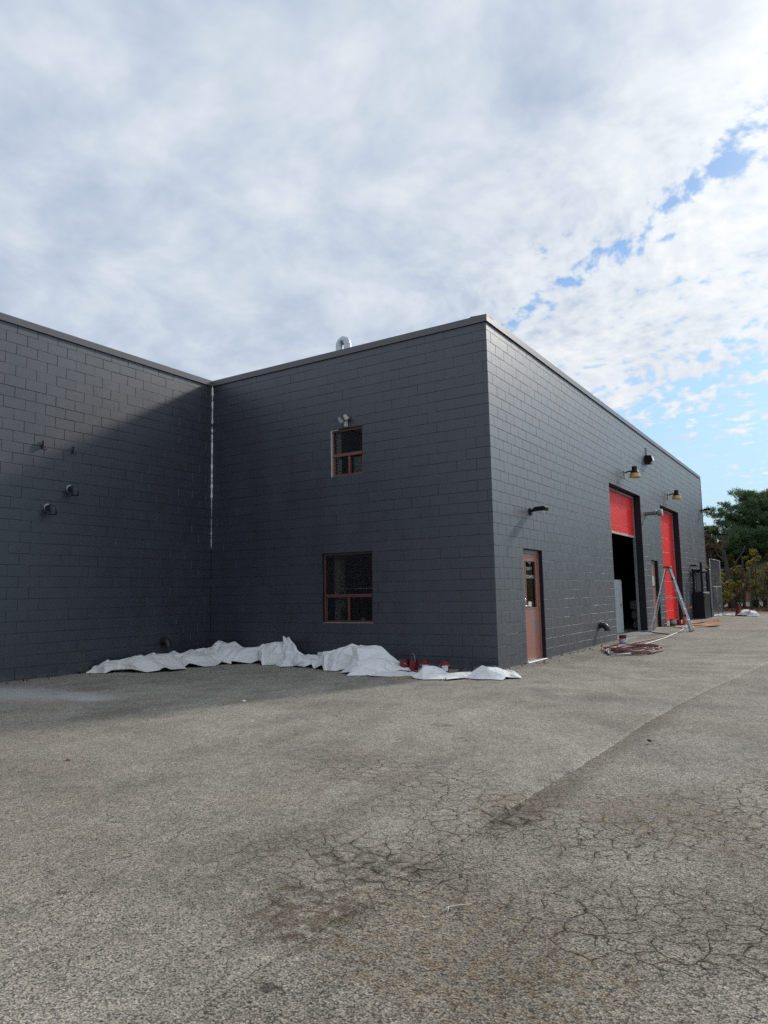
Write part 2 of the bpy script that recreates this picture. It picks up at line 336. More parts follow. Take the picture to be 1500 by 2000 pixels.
# ------------------------------------------------------------------ mesh helpers
class MB:
    def __init__(s): s.v = []; s.f = []; s.m = []; s.cur = 0
    def add(s, vs, fs):
        o = len(s.v); s.v += [tuple(q) for q in vs]
        for f in fs: s.f.append(tuple(i + o for i in f)); s.m.append(s.cur)
        return s
    def box(s, x0, x1, y0, y1, z0, z1):
        return s.add([(x0, y0, z0), (x1, y0, z0), (x1, y1, z0), (x0, y1, z0), (x0, y0, z1), (x1, y0, z1), (x1, y1, z1), (x0, y1, z1)],
                     [(0, 3, 2, 1), (4, 5, 6, 7), (0, 1, 5, 4), (1, 2, 6, 5), (2, 3, 7, 6), (3, 0, 4, 7)])
    def cbox(s, x0, x1, y0, y1, z0, z1, b=.004):
        bm = bmesh.new(); bmesh.ops.create_cube(bm, size=1)
        for q in bm.verts: q.co = Vector((x0 + (q.co.x + .5) * (x1 - x0), y0 + (q.co.y + .5) * (y1 - y0), z0 + (q.co.z + .5) * (z1 - z0)))
        bmesh.ops.bevel(bm, geom=list(bm.edges), offset=b, segments=1, affect='EDGES')
        return s.bm(bm)
    def bm(s, bm, M=None):
        bm.verts.index_update(); vs = [(M @ q.co) if M else q.co.copy() for q in bm.verts]; fs = [[q.index for q in f.verts] for f in bm.faces]; bm.free()
        return s.add(vs, fs)
    def obox(s, a, b, wx, wz, up=(0, 0, 1)):           # oriented bar from a to b
        a = Vector(a); b = Vector(b); d = (b - a).normalized(); up = Vector(up)
        sx = d.cross(up)
        if sx.length < 1e-4: sx = d.cross(Vector((1, 0, 0)))
        sx.normalize(); sz = sx.cross(d).normalized(); vs = []
        for p in (a, b):
            for i, j in ((-1, -1), (1, -1), (1, 1), (-1, 1)): vs.append(p + sx * wx * .5 * i + sz * wz * .5 * j)
        return s.add(vs, [(0, 1, 2, 3), (7, 6, 5, 4), (0, 4, 5, 1), (1, 5, 6, 2), (2, 6, 7, 3), (3, 7, 4, 0)])
    def tube(s, pts, r, n=8, cap=True):
        pts = [Vector(p) for p in pts]; rr = r if hasattr(r, '__len__') else [r] * len(pts)
        vs = []; prev = None
        for i, p in enumerate(pts):
            d = (pts[min(i + 1, len(pts) - 1)] - pts[max(i - 1, 0)]).normalized()
            if prev is None:
                a = Vector((0, 0, 1)) if abs(d.z) < .9 else Vector((1, 0, 0)); e1 = d.cross(a).normalized()
            else:
                e1 = (prev - d * prev.dot(d)).normalized()
            prev = e1; e2 = d.cross(e1)
            for j in range(n): a = 2 * PI * j / n; vs.append(p + (e1 * math.cos(a) + e2 * math.sin(a)) * rr[i])
        fs = []
        for i in range(len(pts) - 1):
            for j in range(n): fs.append((i * n + j, i * n + (j + 1) % n, (i + 1) * n + (j + 1) % n, (i + 1) * n + j))
        if cap: fs.append(tuple(range(n - 1, -1, -1))); fs.append(tuple((len(pts) - 1) * n + j for j in range(n)))
        return s.add(vs, fs)
    def lathe(s, prof, n=20, c=(0, 0, 0), M=None):
        vs = []; fs = []
        for r, z in prof:
            for j in range(n):
                a = 2 * PI * j / n; q = Vector((r * math.cos(a), r * math.sin(a), z)); vs.append((M @ q if M else q) + Vector(c))
        for i in range(len(prof) - 1):
            for j in range(n): fs.append((i * n + j, i * n + (j + 1) % n, (i + 1) * n + (j + 1) % n, (i + 1) * n + j))
        return s.add(vs, fs)
    def prism(s, poly, h0, h1, axis='y'):              # poly of (a,b) extruded
        n = len(poly)
        def P(a, b, h): return {'y': (a, h, b), 'x': (h, a, b), 'z': (a, b, h)}[axis]
        vs = [P(a, b, h0) for a, b in poly] + [P(a, b, h1) for a, b in poly]
        fs = [tuple(range(n)), tuple(range(2 * n - 1, n - 1, -1))] + [(i, (i + 1) % n, n + (i + 1) % n, n + i) for i in range(n)]
        return s.add(vs, fs)
    def build(s, name, mats, parent=None, smooth=False, world=False, angle=None, mesh_only=False):
        me = bpy.data.meshes.new(name)
        off = parent.location if (world and parent) else Vector((0, 0, 0))
        me.from_pydata([(q[0] - off[0], q[1] - off[1], q[2] - off[2]) for q in s.v], [], s.f)
        for mm in ([mats] if isinstance(mats, str) else mats): me.materials.append(MATS[mm])
        if any(s.m): me.polygons.foreach_set('material_index', s.m)
        fix_normals(me)
        if smooth: me.polygons.foreach_set('use_smooth', [True] * len(me.polygons))
        if angle: me.set_sharp_from_angle(angle=math.radians(angle))
        if mesh_only: return me
        o = bpy.data.objects.new(name, me); COL.objects.link(o); o.parent = parent
        return o
def fix_normals(me):
    bm = bmesh.new(); bm.from_mesh(me); bmesh.ops.recalc_face_normals(bm, faces=bm.faces); bm.to_mesh(me); bm.free()
def tag(o, label=None, cat=None, group=None, kind=None):
    if label: o['label'] = label
    if cat: o['category'] = cat
    if group: o['group'] = group
    if kind: o['kind'] = kind
    return o
def thing(name, label, cat, loc=(0, 0, 0), rotz=0.0, group=None):
    o = bpy.data.objects.new(name, None); COL.objects.link(o); o.location = loc; o.rotation_euler = (0, 0, rotz); o.empty_display_size = .1
    return tag(o, label, cat, group)
def raw_mesh(name, V, F, mat, parent=None, smooth=False):
    me = bpy.data.meshes.new(name); V = np.asarray(V, np.float32); F = np.asarray(F, np.int32)
    me.vertices.add(len(V)); me.vertices.foreach_set('co', V.ravel())
    k_ = F.shape[1]; me.loops.add(F.size); me.loops.foreach_set('vertex_index', F.ravel())
    me.polygons.add(len(F)); me.polygons.foreach_set('loop_start', np.arange(0, F.size, k_)); 
    me.update(calc_edges=True); me.validate()
    me.materials.append(MATS[mat])
    if smooth: me.polygons.foreach_set('use_smooth', [True] * len(me.polygons))
    o = bpy.data.objects.new(name, me); COL.objects.link(o); o.parent = parent
    return o
def gz(y): return float(np.interp(y, [0, 23.4], [0, .195]))

W, H, L = 7.086, 6.523, 23.373

# ------------------------------------------------------------------ ground
xs = [-600, -60, -20, -8, 0, 4, 8, 30, 60, 600]; ys = [-600, -60, -14, -8, 0, 3, 6, 9, 12, 15, 18, 21, 23.4, 30, 60, 600]
g = MB(); g.add([(x, y, gz(y)) for y in ys for x in xs], [(j * len(xs) + i, j * len(xs) + i + 1, (j + 1) * len(xs) + i + 1, (j + 1) * len(xs) + i) for j in range(len(ys) - 1) for i in range(len(xs) - 1)])
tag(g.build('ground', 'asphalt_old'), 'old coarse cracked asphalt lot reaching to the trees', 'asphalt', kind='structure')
# newer overlay beside the building, with a ragged edge
g = MB(); r2 = random.Random(3)
yy = []; y = -16.0
while y < 24: yy.append(y); y += .03 if -10.5 < y < -2 else .12
ex = []; ph = 0
for y in yy:
    base = float(np.interp(y, [-16, -9.7, -7.4, -2.8, -.7, 2, 8, 24], [3.2, 3.24, 3.30, 3.40, 3.56, 3.85, 4.4, 5.4]))
    ph = ph * .93 + r2.uniform(-1, 1) * .006
    ex.append(base + ph)
n = len(yy)
oh = [float(np.interp(q, [-8.4, -7.2], [.006, .022])) for q in yy]
vs = [(-9, q, gz(q) + .022) for q in yy] + [(2.2, q, gz(q) + .022) for q in yy] + [(e - .03, q, gz(q) + o_) for e, q, o_ in zip(ex, yy, oh)] + [(e, q, gz(q) + .002) for e, q in zip(ex, yy)]
fs = [(k_ * n + i, (k_ + 1) * n + i, (k_ + 1) * n + i + 1, k_ * n + i + 1) for k_ in range(3) for i in range(n - 1)]
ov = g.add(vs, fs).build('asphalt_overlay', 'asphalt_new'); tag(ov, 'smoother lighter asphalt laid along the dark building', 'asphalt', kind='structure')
GO = .022                                             # height of the overlay above the ground
def gt(y): return gz(y) + GO

# ------------------------------------------------------------------ masonry
def proj_area(P0, P1, P2):
    def pr(P):
        d = P - CAM; zc = d.dot(CF)
        if zc < .3: return None
        return np.array([d.dot(CR) / zc, d.dot(CU) / zc])
    a, b, c_ = pr(P0), pr(P1), pr(P2)
    if a is None or b is None or c_ is None: return 0
    if not (-.56 < a[0] < .56 and -.74 < a[1] < .74): return 0
    e, f_ = b - a, c_ - a
    return abs(e[0] * f_[1] - e[1] * f_[0])
def subtract(R, ops):
    out = [R]
    for o0, o1, p0, p1 in ops:
        nx = []
        for a, b, c_, d in out:
            if b <= o0 + 1e-6 or a >= o1 - 1e-6 or d <= p0 + 1e-6 or c_ >= p1 - 1e-6: nx.append((a, b, c_, d)); continue
            zc0, zc1 = max(c_, p0), min(d, p1)
            if a < o0: nx.append((a, o0, c_, d))
            if b > o1: nx.append((o1, b, c_, d))
            m0, m1 = max(a, o0), min(b, o1)
            if c_ < p0: nx.append((m0, m1, c_, p0))
            if d > p1: nx.append((m0, m1, p1, d))
        out = nx
    return [q for q in out if q[1] - q[0] > .015 and q[3] - q[2] > .015]
def block_geo(mb, a, b, c_, d, r, pv, ph, js=1.0):
    """block face a..b by c..d in local x,z; outwards is -y. Painted-over joints close up, open ones stay recessed."""
    def edge(p): 
        return (r.uniform(.0001, .0004), r.uniform(.0006, .0014)) if r.random() < p else (r.uniform(.0008, .0030) * js, r.uniform(.0028, .0052) * js)
    def bed(p):                                     # bed joints run on along a course, so they vary less
        return (r.uniform(.0001, .0004), r.uniform(.0006, .0014)) if r.random() < p else (r.uniform(.0014, .0020) * js, r.uniform(.0032, .0042) * js)
    gl, bl = edge(pv); gr_, br = edge(pv); gb, bb = bed(ph); gtp, bt = bed(ph)
    pr = [r.uniform(0, .0014) + k0 for k0 in [r.uniform(0, .0016)] * 4]
    O = [(a + gl, c_ + gb), (b - gr_, c_ + gb), (b - gr_, d - gtp), (a + gl, d - gtp)]
    I = [(a + gl + bl, c_ + gb + bb), (b - gr_ - br, c_ + gb + bb), (b - gr_ - br, d - gtp - bt), (a + gl + bl, d - gtp - bt)]
    E_ = [.0055, .0055, .0055, .0055]
    vs = [(x, -p, z) for (x, z), p in zip(I, pr)] + [(x, E_[i] * .75, z) for i, (x, z) in enumerate(O)] + [(x, .012, z) for x, z in O]
    fs = [(0, 1, 2, 3)] + [(4 + i, 4 + (i + 1) % 4, (i + 1) % 4, i) for i in range(4)] + [(8 + i, 8 + (i + 1) % 4, 4 + (i + 1) % 4, 4 + i) for i in range(4)]
    mb.add(vs, fs)
class Wall:
    """plane wall: origin, local X direction; outwards = local -Y"""
    def __init__(s, M, u0, u1, z0, z1, ops, pv, ph, phase, seed, js=1.0):
        s.js = js
        s.M = M; s.u0, s.u1, s.z0, s.z1, s.ops, s.pv, s.ph = u0, u1, z0, z1, ops, pv, ph
        s.rects = []; r = random.Random(seed); s.r = r
        kk = -1
        while True:
            c0 = .04 + .2 * kk; c1 = c0 + .2
            if c0 >= z1 - .01: break
            c0 = max(c0, z0); c1 = min(c1, z1)
            off = (.2 if (kk + phase) % 2 else 0.0)
            a = u0 - .4 + off
            while a < u1:
                q = (max(a, u0), min(a + .4, u1), c0, c1)
                if q[1] - q[0] > .02: s.rects += subtract(q, ops)
                a += .4
            kk += 1
    def areas(s):
        out = []
        for q in s.rects:
            a, b, c_, d = q
            out.append((proj_area(s.M @ Vector((a, 0, c_)), s.M @ Vector((b, 0, c_)), s.M @ Vector((a, 0, d))), q))
        return out
    def backing(s, name, parent, thick=.29, mat='mortar_paint'):
        us = sorted({s.u0, s.u1, *[o[0] for o in s.ops], *[o[1] for o in s.ops]}); zs = sorted({s.z0, s.z1, *[o[2] for o in s.ops], *[o[3] for o in s.ops]})
        us = [q for q in us if s.u0 <= q <= s.u1]; zs = [q for q in zs if s.z0 <= q <= s.z1]
        def solid(i, j):
            if i < 0 or j < 0 or i >= len(us) - 1 or j >= len(zs) - 1: return False
            cu, cz = (us[i] + us[i + 1]) / 2, (zs[j] + zs[j + 1]) / 2
            return not any(o[0] < cu < o[1] and o[2] < cz < o[3] for o in s.ops)
        f0, f1 = .0062, thick; mb = MB()
        for i in range(len(us) - 1):
            for j in range(len(zs) - 1):
                if not solid(i, j): continue
                a, b, c_, d = us[i], us[i + 1], zs[j], zs[j + 1]
                for y in (f0, f1): mb.add([(a, y, c_), (b, y, c_), (b, y, d), (a, y, d)], [(0, 1, 2, 3)])
                for di, dj, e in ((-1, 0, ((a, c_), (a, d))), (1, 0, ((b, c_), (b, d))), (0, -1, ((a, c_), (b, c_))), (0, 1, ((a, d), (b, d)))):
                    if not solid(i + di, j + dj):
                        (p0, q0), (p1, q1) = e
                        mb.cur = 1; mb.add([(p0, f0, q0), (p1, f0, q1), (p1, f1, q1), (p0, f1, q0)], [(0, 1, 2, 3)]); mb.cur = 0
        mb.v = [tuple(s.M @ Vector(q)) for q in mb.v]
        return mb.build(name, [mat, 'reveal_black'], parent, world=True)

ROT = Matrix.Rotation(PI / 2, 4, 'Z')
DOOR1 = (1.373, 2.422, -.2, 2.235); OH1 = (7.853, 11.414, -.2, 4.33); OH2 = (14.308, 17.595, -.2, 4.33); DOOR2 = (12.436, 13.423, -.2, 2.34)
UW = (-3.602, -2.797, 3.843, 4.827); LW = (-3.857, -2.616, .842, 2.259)
ZT = 6.46
front = Wall(Matrix.Identity(4), -W, -.0012, -.16, ZT, [UW, LW], .84, .34, 0, 11, .9)
side = Wall(ROT.copy(), .0012, L, -.16, ZT, [DOOR1, OH1, OH2, DOOR2], .20, .07, 1, 12, .95)
wingw = Wall(Matrix.Translation((-W, 0, 0)) @ ROT, -14.0, -.004, -.16, ZT, [], .32, .40, 1, 13, 1.15)

main = thing('workshop_building', 'long dark grey painted block workshop with two red roller doors', 'building', (0, 0, 0))
wing = thing('wing_building', 'dark grey painted block wing on the left with two goosenecks', 'building', (-W, -5, 0))
fw = front.backing('front_wall', main); sw = side.backing('side_wall', main); ww = wingw.backing('wall', wing)

# shared full-size block meshes (local: x -.2...2, z -.1...1)
def variants(pv, ph, seed, js, nvar=20):
    r = random.Random(seed); out = []
    for _ in range(nvar):
        mb = MB(); block_geo(mb, -.2, .2, -.1, .1, r, pv, ph, js); out.append(mb.build('block', 'charcoal_paint', mesh_only=True))
    return out
def lay_blocks(walls, parents, thing_, limit=300):
    cand = []
    for wi, wl in enumerate(walls): cand += [(a, wi, q) for a, q in wl.areas()]
    cand.sort(key=lambda t_: -t_[0])
    rest = [MB() for _ in walls]; rm = MB()
    vv = [variants(wl.pv, wl.ph, 50 + i, wl.js) for i, wl in enumerate(walls)]
    for n_, (a, wi, q) in enumerate(cand):
        wl = walls[wi]
        if n_ < limit and a > 0:
            if abs(q[1] - q[0] - .4) < 1e-4 and abs(q[3] - q[2] - .2) < 1e-4: me = wl.r.choice(vv[wi])
            else:
                mb = MB(); cu, cz = (q[0] + q[1]) / 2, (q[2] + q[3]) / 2
                block_geo(mb, q[0] - cu, q[1] - cu, q[2] - cz, q[3] - cz, wl.r, wl.pv, wl.ph, wl.js); me = mb.build('block', 'charcoal_paint', mesh_only=True)
            o = bpy.data.objects.new('block', me); COL.objects.link(o); o.parent = parents[wi]
            base = wl.M @ Matrix.Translation(((q[0] + q[1]) / 2, 0, (q[2] + q[3]) / 2)); base.translation -= thing_.location
            o.matrix_local = base
        else:
            mb = MB(); block_geo(mb, *q, wl.r, wl.pv, wl.ph, wl.js); mb.v = [tuple(wl.M @ Vector(p)) for p in mb.v]; rm.add(mb.v, mb.f)
    o = rm.build('block_masonry', 'charcoal_paint', thing_, world=True); tag(o, kind='stuff')
lay_blocks([front, side], [fw, sw], main)
lay_blocks([wingw], [ww], wing)

# parapet flashing in lengths, roofs, hidden walls
def flashing(M, a, b, parent, seg=3.05, start=None):
    q = a if start is None else start
    while q < b - .01:
        e = min(q + seg, b)
        x0, x1 = max(q, a) + .0015, e - .0015
        prof = [(-.028, 6.395), (-.034, 6.388), (-.030, 6.518), (.30, 6.535), (.30, 6.50), (-.018, 6.49), (-.018, 6.405)]
        mb = MB(); nP = len(prof)
        vs = [M @ Vector((x0, y_, z_)) for y_, z_ in prof] + [M @ Vector((x1, y_, z_)) for y_, z_ in prof]
        mb.add(vs, [(i, (i + 1) % nP, nP + (i + 1) % nP, nP + i) for i in range(nP)] + [tuple(range(nP)), tuple(range(2 * nP - 1, nP - 1, -1))])
        mb.build('flashing', 'flashing_metal', parent, world=True); q = e
flashing(front.M, -W + .033, .034, main)
flashing(side.M, -.032, L + .03, main)
flashing(wingw.M, -14.03, -.001, wing, start=-15.1)
mb = MB(); mb.box(-15, -.3, .3, L - .02, 6.15, 6.3); mb.build('roof', 'membrane', main)
mb = MB(); mb.box(-15, 0, L, L + .25, -.3, 6.45).box(-15.25, -15, 0, L + .25, -.3, 6.45).box(-15, -W - .31, .01, .25, -.3, 6.45); mb.build('rear_wall', 'interior_dark', main)
mb = MB(); mb.box(-15, -.295, .3, L - .01, -.1, .085); mb.build('floor_slab', 'interior_floor', main)
mb = MB(); mb.box(-14.9, -.6, 6.6, 6.75, .09, 6.14); mb.build('added_partition', 'interior_dark', main)  # unseen partition, added to cut daylight inside so the openings stay dark
mb = MB(); mb.box(-16, -W - .3, -13.98, -.01, 6.1, 6.25); mb.build('roof', 'membrane', wing, world=True)
mb = MB(); mb.box(-16, -W, -14.3, -14.01, -.3, 6.45).box(-16.3, -16.01, -14.3, -.01, -.3, 6.45); mb.build('rear_wall', 'charcoal_paint', wing, world=True)
# ragged caulk line in the inner corner, unpainted from the top down
mb = MB(); r2 = random.Random(5); zz_ = 6.37; pts = []
while zz_ > 2.5:
    wd = r2.uniform(.018, .046) * (1 if zz_ > 3.6 else .55)
    if r2.random() < .10: wd *= .25
    pts.append((zz_, wd, r2.uniform(-.006, .006))); zz_ -= r2.uniform(.04, .11)
vs = []; fs = []
for z_, wd, of in pts: vs += [(-W + .002 + wd, -.0125 + of * .3, z_), (-W + .010, -.006 - wd * .9, z_), (-W + .017 + wd * .35, -.02 - wd * .35, z_)]
for i in range(len(pts) - 1):
    a = 3 * i; fs += [(a, a + 2, a + 5, a + 3), (a + 2, a + 1, a + 4, a + 5)]
mb.add(vs, fs).build('caulk_joint', 'caulk', wing, world=True, smooth=True)

# ------------------------------------------------------------------ windows
def window(par, u0, u1, z0, z1, transom, mull, frame_m, depth, trim=None):
    w_ = thing('window', None, None, (u0, 0, z0)); w_.parent = par; del_ = [w_.pop(q, None) for q in ('label', 'category')]
    X, Z = u1 - u0, z1 - z0; t_ = .042; y0, y1 = depth, depth + .07
    def bar(nm, *q): MB().cbox(*q, b=.004).build(nm, frame_m, w_)
    bar('frame', .001, t_, y0, y1, .001, Z - .001); bar('frame', X - t_, X - .001, y0, y1, .001, Z - .001)
    bar('frame', t_ - .001, X - t_ + .001, y0 + .002, y1, .001, t_); bar('frame', t_ - .001, X - t_ + .001, y0 + .002, y1, Z - t_, Z - .001)
    tz = transom - z0; mx = mull - u0
    bar('transom', t_ - .002, X - t_ + .002, y0 - .012, y1 - .002, tz - .032, tz + .032)
    bar('mullion', mx - .022, mx + .022, y0 - .006, y1 - .004, t_ - .002, tz - .03)
    # sliding sash edge in the lower lights
    bar('sash', t_, t_ + .022, y0 + .012, y1 - .006, t_, tz - .032); bar('sash', X - t_ - .022, X - t_, y0 + .012, y1 - .006, t_, tz - .032)
    for a, b, c_, d, yo in ((t_, X - t_, tz + .03, Z - t_, .03), (t_ + .02, mx - .02, t_, tz - .03, .034), (mx + .02, X - t_ - .02, t_, tz - .03, .045)):
        MB().box(a, b, y0 + yo, y0 + yo + .005, c_, d).build('pane', 'glass', w_)
    MB().box(.0, X, y1 + .002, .33, -.03, .002).build('sill', 'white_paint' if trim is None else frame_m, w_)
    return w_
wu = window(main, *UW, 4.285, -3.168, 'brown_frame', .045, trim=1)
wl_ = window(main, *LW, 1.385, -3.24, 'dark_brown_frame', .055, trim=1)
mb = MB(); mb.box(.0012, .022, -.0015, .0445, .0, UW[3] - UW[2] - .012); mb.build('bare_edge', 'cream_trim', wu)
mb = MB(); mb.box(.0, .20, -.003, .03, UW[3] - UW[2] - .016, UW[3] - UW[2] - .004); mb.build('bare_edge', 'cream_trim', wu)
mb = MB(); mb.box(.002, LW[1] - LW[0] - .002, .008, .054, -.0035, .006); mb.build('bare_edge', 'cream_trim', wl_)
def folds(x0, x1, y, z0, z1, n=9, amp=.02):
    mb = MB(); N = n * 6; vs = []
    for i in range(N + 1):
        q = i / N; x = x0 + (x1 - x0) * q; yy_ = y + amp * math.sin(q * n * 2 * PI)
        vs += [(x, yy_, z0), (x, yy_, z1)]
    return mb.add(vs, [(2 * i, 2 * i + 2, 2 * i + 3, 2 * i + 1) for i in range(N)])
c1 = folds(-3.55, -3.42, .13, 3.86, 4.80, 3, .012).build('curtain', 'curtain', None, smooth=True); tag(c1, 'pale curtain edge behind the left of the upper window', 'curtain')
fb = MB().box(-3.13, -2.86, .155, .16, 3.88, 4.24).build('blue_sheet', 'sheet_blue'); tag(fb, 'pale blue sheet behind the lower right pane upstairs', 'screen')  # thin pale blue sheet set behind the lower right pane
c2 = folds(-3.80, -3.52, .34, .86, 2.24, 4, .014).build('curtain', 'curtain_tan', None, smooth=True); tag(c2, 'tan curtain hanging at the left of the downstairs window', 'curtain')
bl = thing('window_blind', 'half raised slatted blind in the downstairs window', 'blind', (-3.24, .22, 1.50))
mb = MB()
for i in range(30): mb.obox((-.33, 0, .05 + i * .022), (.60, 0, .05 + i * .022), .018, .0012, (0, .5, 1))
tag(mb.build('slats', 'blind_slat', bl), kind='stuff')
MB().cbox(-.34, .61, -.013, .013, .015, .033).build('bottom_rail', 'white_paint', bl)
for x in (-.20, .20): MB().tube([(x, -.012, .03), (x, -.012, .72)], .0016, 5).build('cord', 'white_paint', bl)
MB().cbox(-3.80, -2.66, .13, .36, 1.345, 1.375).build('window_shelf', 'dark_brown_frame', main)
rb = thing('tissue_box', 'white box with blue printed end behind the downstairs window', 'box', (-3.60, .20, 1.376))
MB().cbox(-.07, .04, -.05, .05, 0, .085).build('box_body', 'white_paint', rb); MB().cbox(.041, .085, -.05, .05, 0, .085).build('printed_end', 'blue_print', rb)
sm = MB().lathe([(0, 0), (.022, 0), (.024, .04), (.018, .055), (.008, .06), (0, .06)], 12, (-3.745, .18, 1.376)).build('small_pot', 'white_paint', None, smooth=True); tag(sm, 'tiny white pot at the left end of the window shelf', 'pot')
def pot_plant(x, y, z, label, sd, white):
    p_ = thing('pot_plant', label, 'plant', (x, y, z)); r = random.Random(sd)
    MB().lathe([(0, 0), (.045, 0), (.06, .09), (.055, .09), (.05, .075), (0, .075)], 14).build('pot', 'white_paint' if white else 'clay', p_, smooth=True)
    mb = MB()
    for i in range(26):
        a = r.uniform(0, 2 * PI); t1 = Vector((math.cos(a) * r.uniform(.05, .14), math.sin(a) * r.uniform(.03, .10), r.uniform(.12, .34))); b0 = Vector((0, 0, .08))
        sdv = Vector((-math.sin(a), math.cos(a), 0)) * .014; md = b0.lerp(t1, .6) + Vector((0, 0, .04))
        mb.add([b0, md - sdv, t1, md + sdv], [(0, 1, 2, 3)])
    mb.build('leaves', 'leaf_pot', p_)
pot_plant(-2.98, .22, .845, 'leafy plant in a white pot behind the lower right pane', 4, True)
pot_plant(-2.76, .24, .845, 'leafy plant in a clay pot at the right edge of the downstairs window', 5, False)
pot_plant(-3.52, .25, .845, 'dim plant in a clay pot behind the lower left pane', 6, False)

# ------------------------------------------------------------------ personnel doors (local x along the wall, outwards -y)
def part_root(name, loc, rotz, par):
    o = bpy.data.objects.new(name, None); COL.objects.link(o); o.parent = par; o.location = loc; o.rotation_euler = (0, 0, rotz); return o
def text_mesh(txt, size, mat, parent, loc, rot, name='lettering', wscale=1.0):
    cu = bpy.data.curves.new('txt', 'FONT'); cu.body = txt; cu.size = size; cu.align_x = 'CENTER'; cu.extrude = .0006
    to = bpy.data.objects.new('txt', cu); COL.objects.link(to); dg = bpy.context.evaluated_depsgraph_get()
    me = bpy.data.meshes.new_from_object(to.evaluated_get(dg)); bpy.data.objects.remove(to); me.name = name
    me.materials.clear(); me.materials.append(MATS[mat])
    o = bpy.data.objects.new(name, me); COL.objects.link(o); o.parent = parent; o.location = loc; o.rotation_euler = rot; o.scale = (wscale, 1, 1); return o
d1 = part_root('door', (0, 1.373, gz(1.8) + .01), PI / 2, main)
Wd, Hd = 1.049, 2.205; D = .085
MB().cbox(.001, .045, D, D + .10, .0, Hd, b=.003).build('frame', 'grey_frame', d1); MB().cbox(Wd - .05, Wd - .001, D - .004, D + .10, .0, Hd, b=.003).build('frame', 'salmon_door_paint', d1)
MB().cbox(.045, Wd - .05, D, D + .10, Hd - .075, Hd, b=.003).build('frame', 'grey_frame', d1)
gx0, gx1, gz0, gz1 = .33, .87, 1.055, 1.985; lx0, lx1, lz1 = .048, Wd - .053, Hd - .078; y0, y1 = D + .015, D + .06
mb = MB()                                   # leaf with an opening for the glass
mb.box(lx0, gx0, y0, y1, .03, lz1).box(gx1, lx1, y0, y1, .03, lz1).box(gx0, gx1, y0, y1, .03, gz0).box(gx0, gx1, y0, y1, gz1, lz1)
mb.build('leaf', 'salmon_door_paint', d1)
mb = MB(); t_ = .022
mb.box(gx0 - .006, gx1 + .006, y0 - .008, y0 - .001, gz0 - t_, gz0 + .004).box(gx0 - .006, gx1 + .006, y0 - .008, y0 - .001, gz1 - .004, gz1 + t_ * .5)
mb.box(gx1 - .004, gx1 + t_, y0 - .009, y0 - .001, gz0 - t_, gz1 + t_ * .5).box(gx0 - t_, gx0 + .004, y0 - .009, y0 - .001, gz0 - t_, gz1 + t_ * .5)
mb.build('glazing_bead', 'faded_door_paint', d1)
MB().box(gx0, gx1, y0 + .018, y0 + .024, gz0, gz1).build('pane', 'glass', d1)
text_mesh('TECHWELL', .092, 'white_paint', d1, ((gx0 + gx1) / 2, y0 + .0165, 1.642), (PI / 2, 0, 0), wscale=1.0)
MB().box(.46, .62, y0 + .010, y0 + .0165, 1.075, 1.175).build('paper_notice', 'white_paint', d1)
hd = MB().tube([(.12, y0 - .002, 1.24), (.12, y0 - .055, 1.235), (.12, y0 - .06, 1.19), (.12, y0 - .055, 1.13), (.12, y0 - .002, 1.115)], .014, 8).build('handle', 'aluminium', d1, smooth=True)
MB().cbox(.085, .155, y0 - .008, y0 - .001, 1.07, 1.29, b=.003).build('back_plate', 'aluminium', hd); MB().tube([(.12, y0 - .03, 1.095), (.26, y0 - .05, 1.092)], .011, 8).build('lever', 'aluminium', hd, smooth=True)
MB().cbox(-.005, Wd - .02, -.03, .26, -.03, .028, b=.006).build('threshold', 'pale_steel', d1)
for z_ in (.25, 1.1, 1.92): MB().tube([(Wd - .053, y0 - .012, z_ - .05), (Wd - .053, y0 - .012, z_ + .05)], .009, 8).build('hinge', 'grey_metal', d1)

d2 = part_root('door', (0, 12.436, gz(12.9) + .01), PI / 2, main)
Wd, Hd = .987, 2.21
MB().cbox(.001, .045, D, D + .10, 0, Hd, b=.003).build('frame', 'grey_frame', d2); MB().cbox(Wd - .05, Wd - .001, D - .004, D + .1, 0, Hd, b=.003).build('frame', 'black_metal', d2); MB().cbox(.045, Wd - .05, D, D + .1, Hd - .06, Hd, b=.003).build('frame', 'grey_frame', d2)
MB().cbox(.05, Wd - .055, D + .015, D + .06, .03, Hd - .065, b=.003).build('leaf', 'faded_door_paint', d2)
MB().box(.26, .74, D + .008, D + .0135, 1.40, 1.72).build('paper_notice', 'cream_trim', d2)
MB().lathe([(0, -.001), (.03, -.001), (.03, -.01), (.012, -.015), (.012, -.035), (.032, -.045), (.032, -.06), (0, -.066)], 12, (.14, D + .015, 1.05), Matrix.Rotation(-PI / 2, 4, 'X')).build('knob', 'black_metal', d2, smooth=True)
MB().tube([(.30, D + .014, 1.36), (.30, -.16, 1.36), (.72, -.16, 1.33)], .012, 8).build('hasp_bar', 'black_metal', d2)
MB().cbox(.0, Wd, -.03, .25, -.03, .03, b=.006).build('threshold', 'concrete', d2)

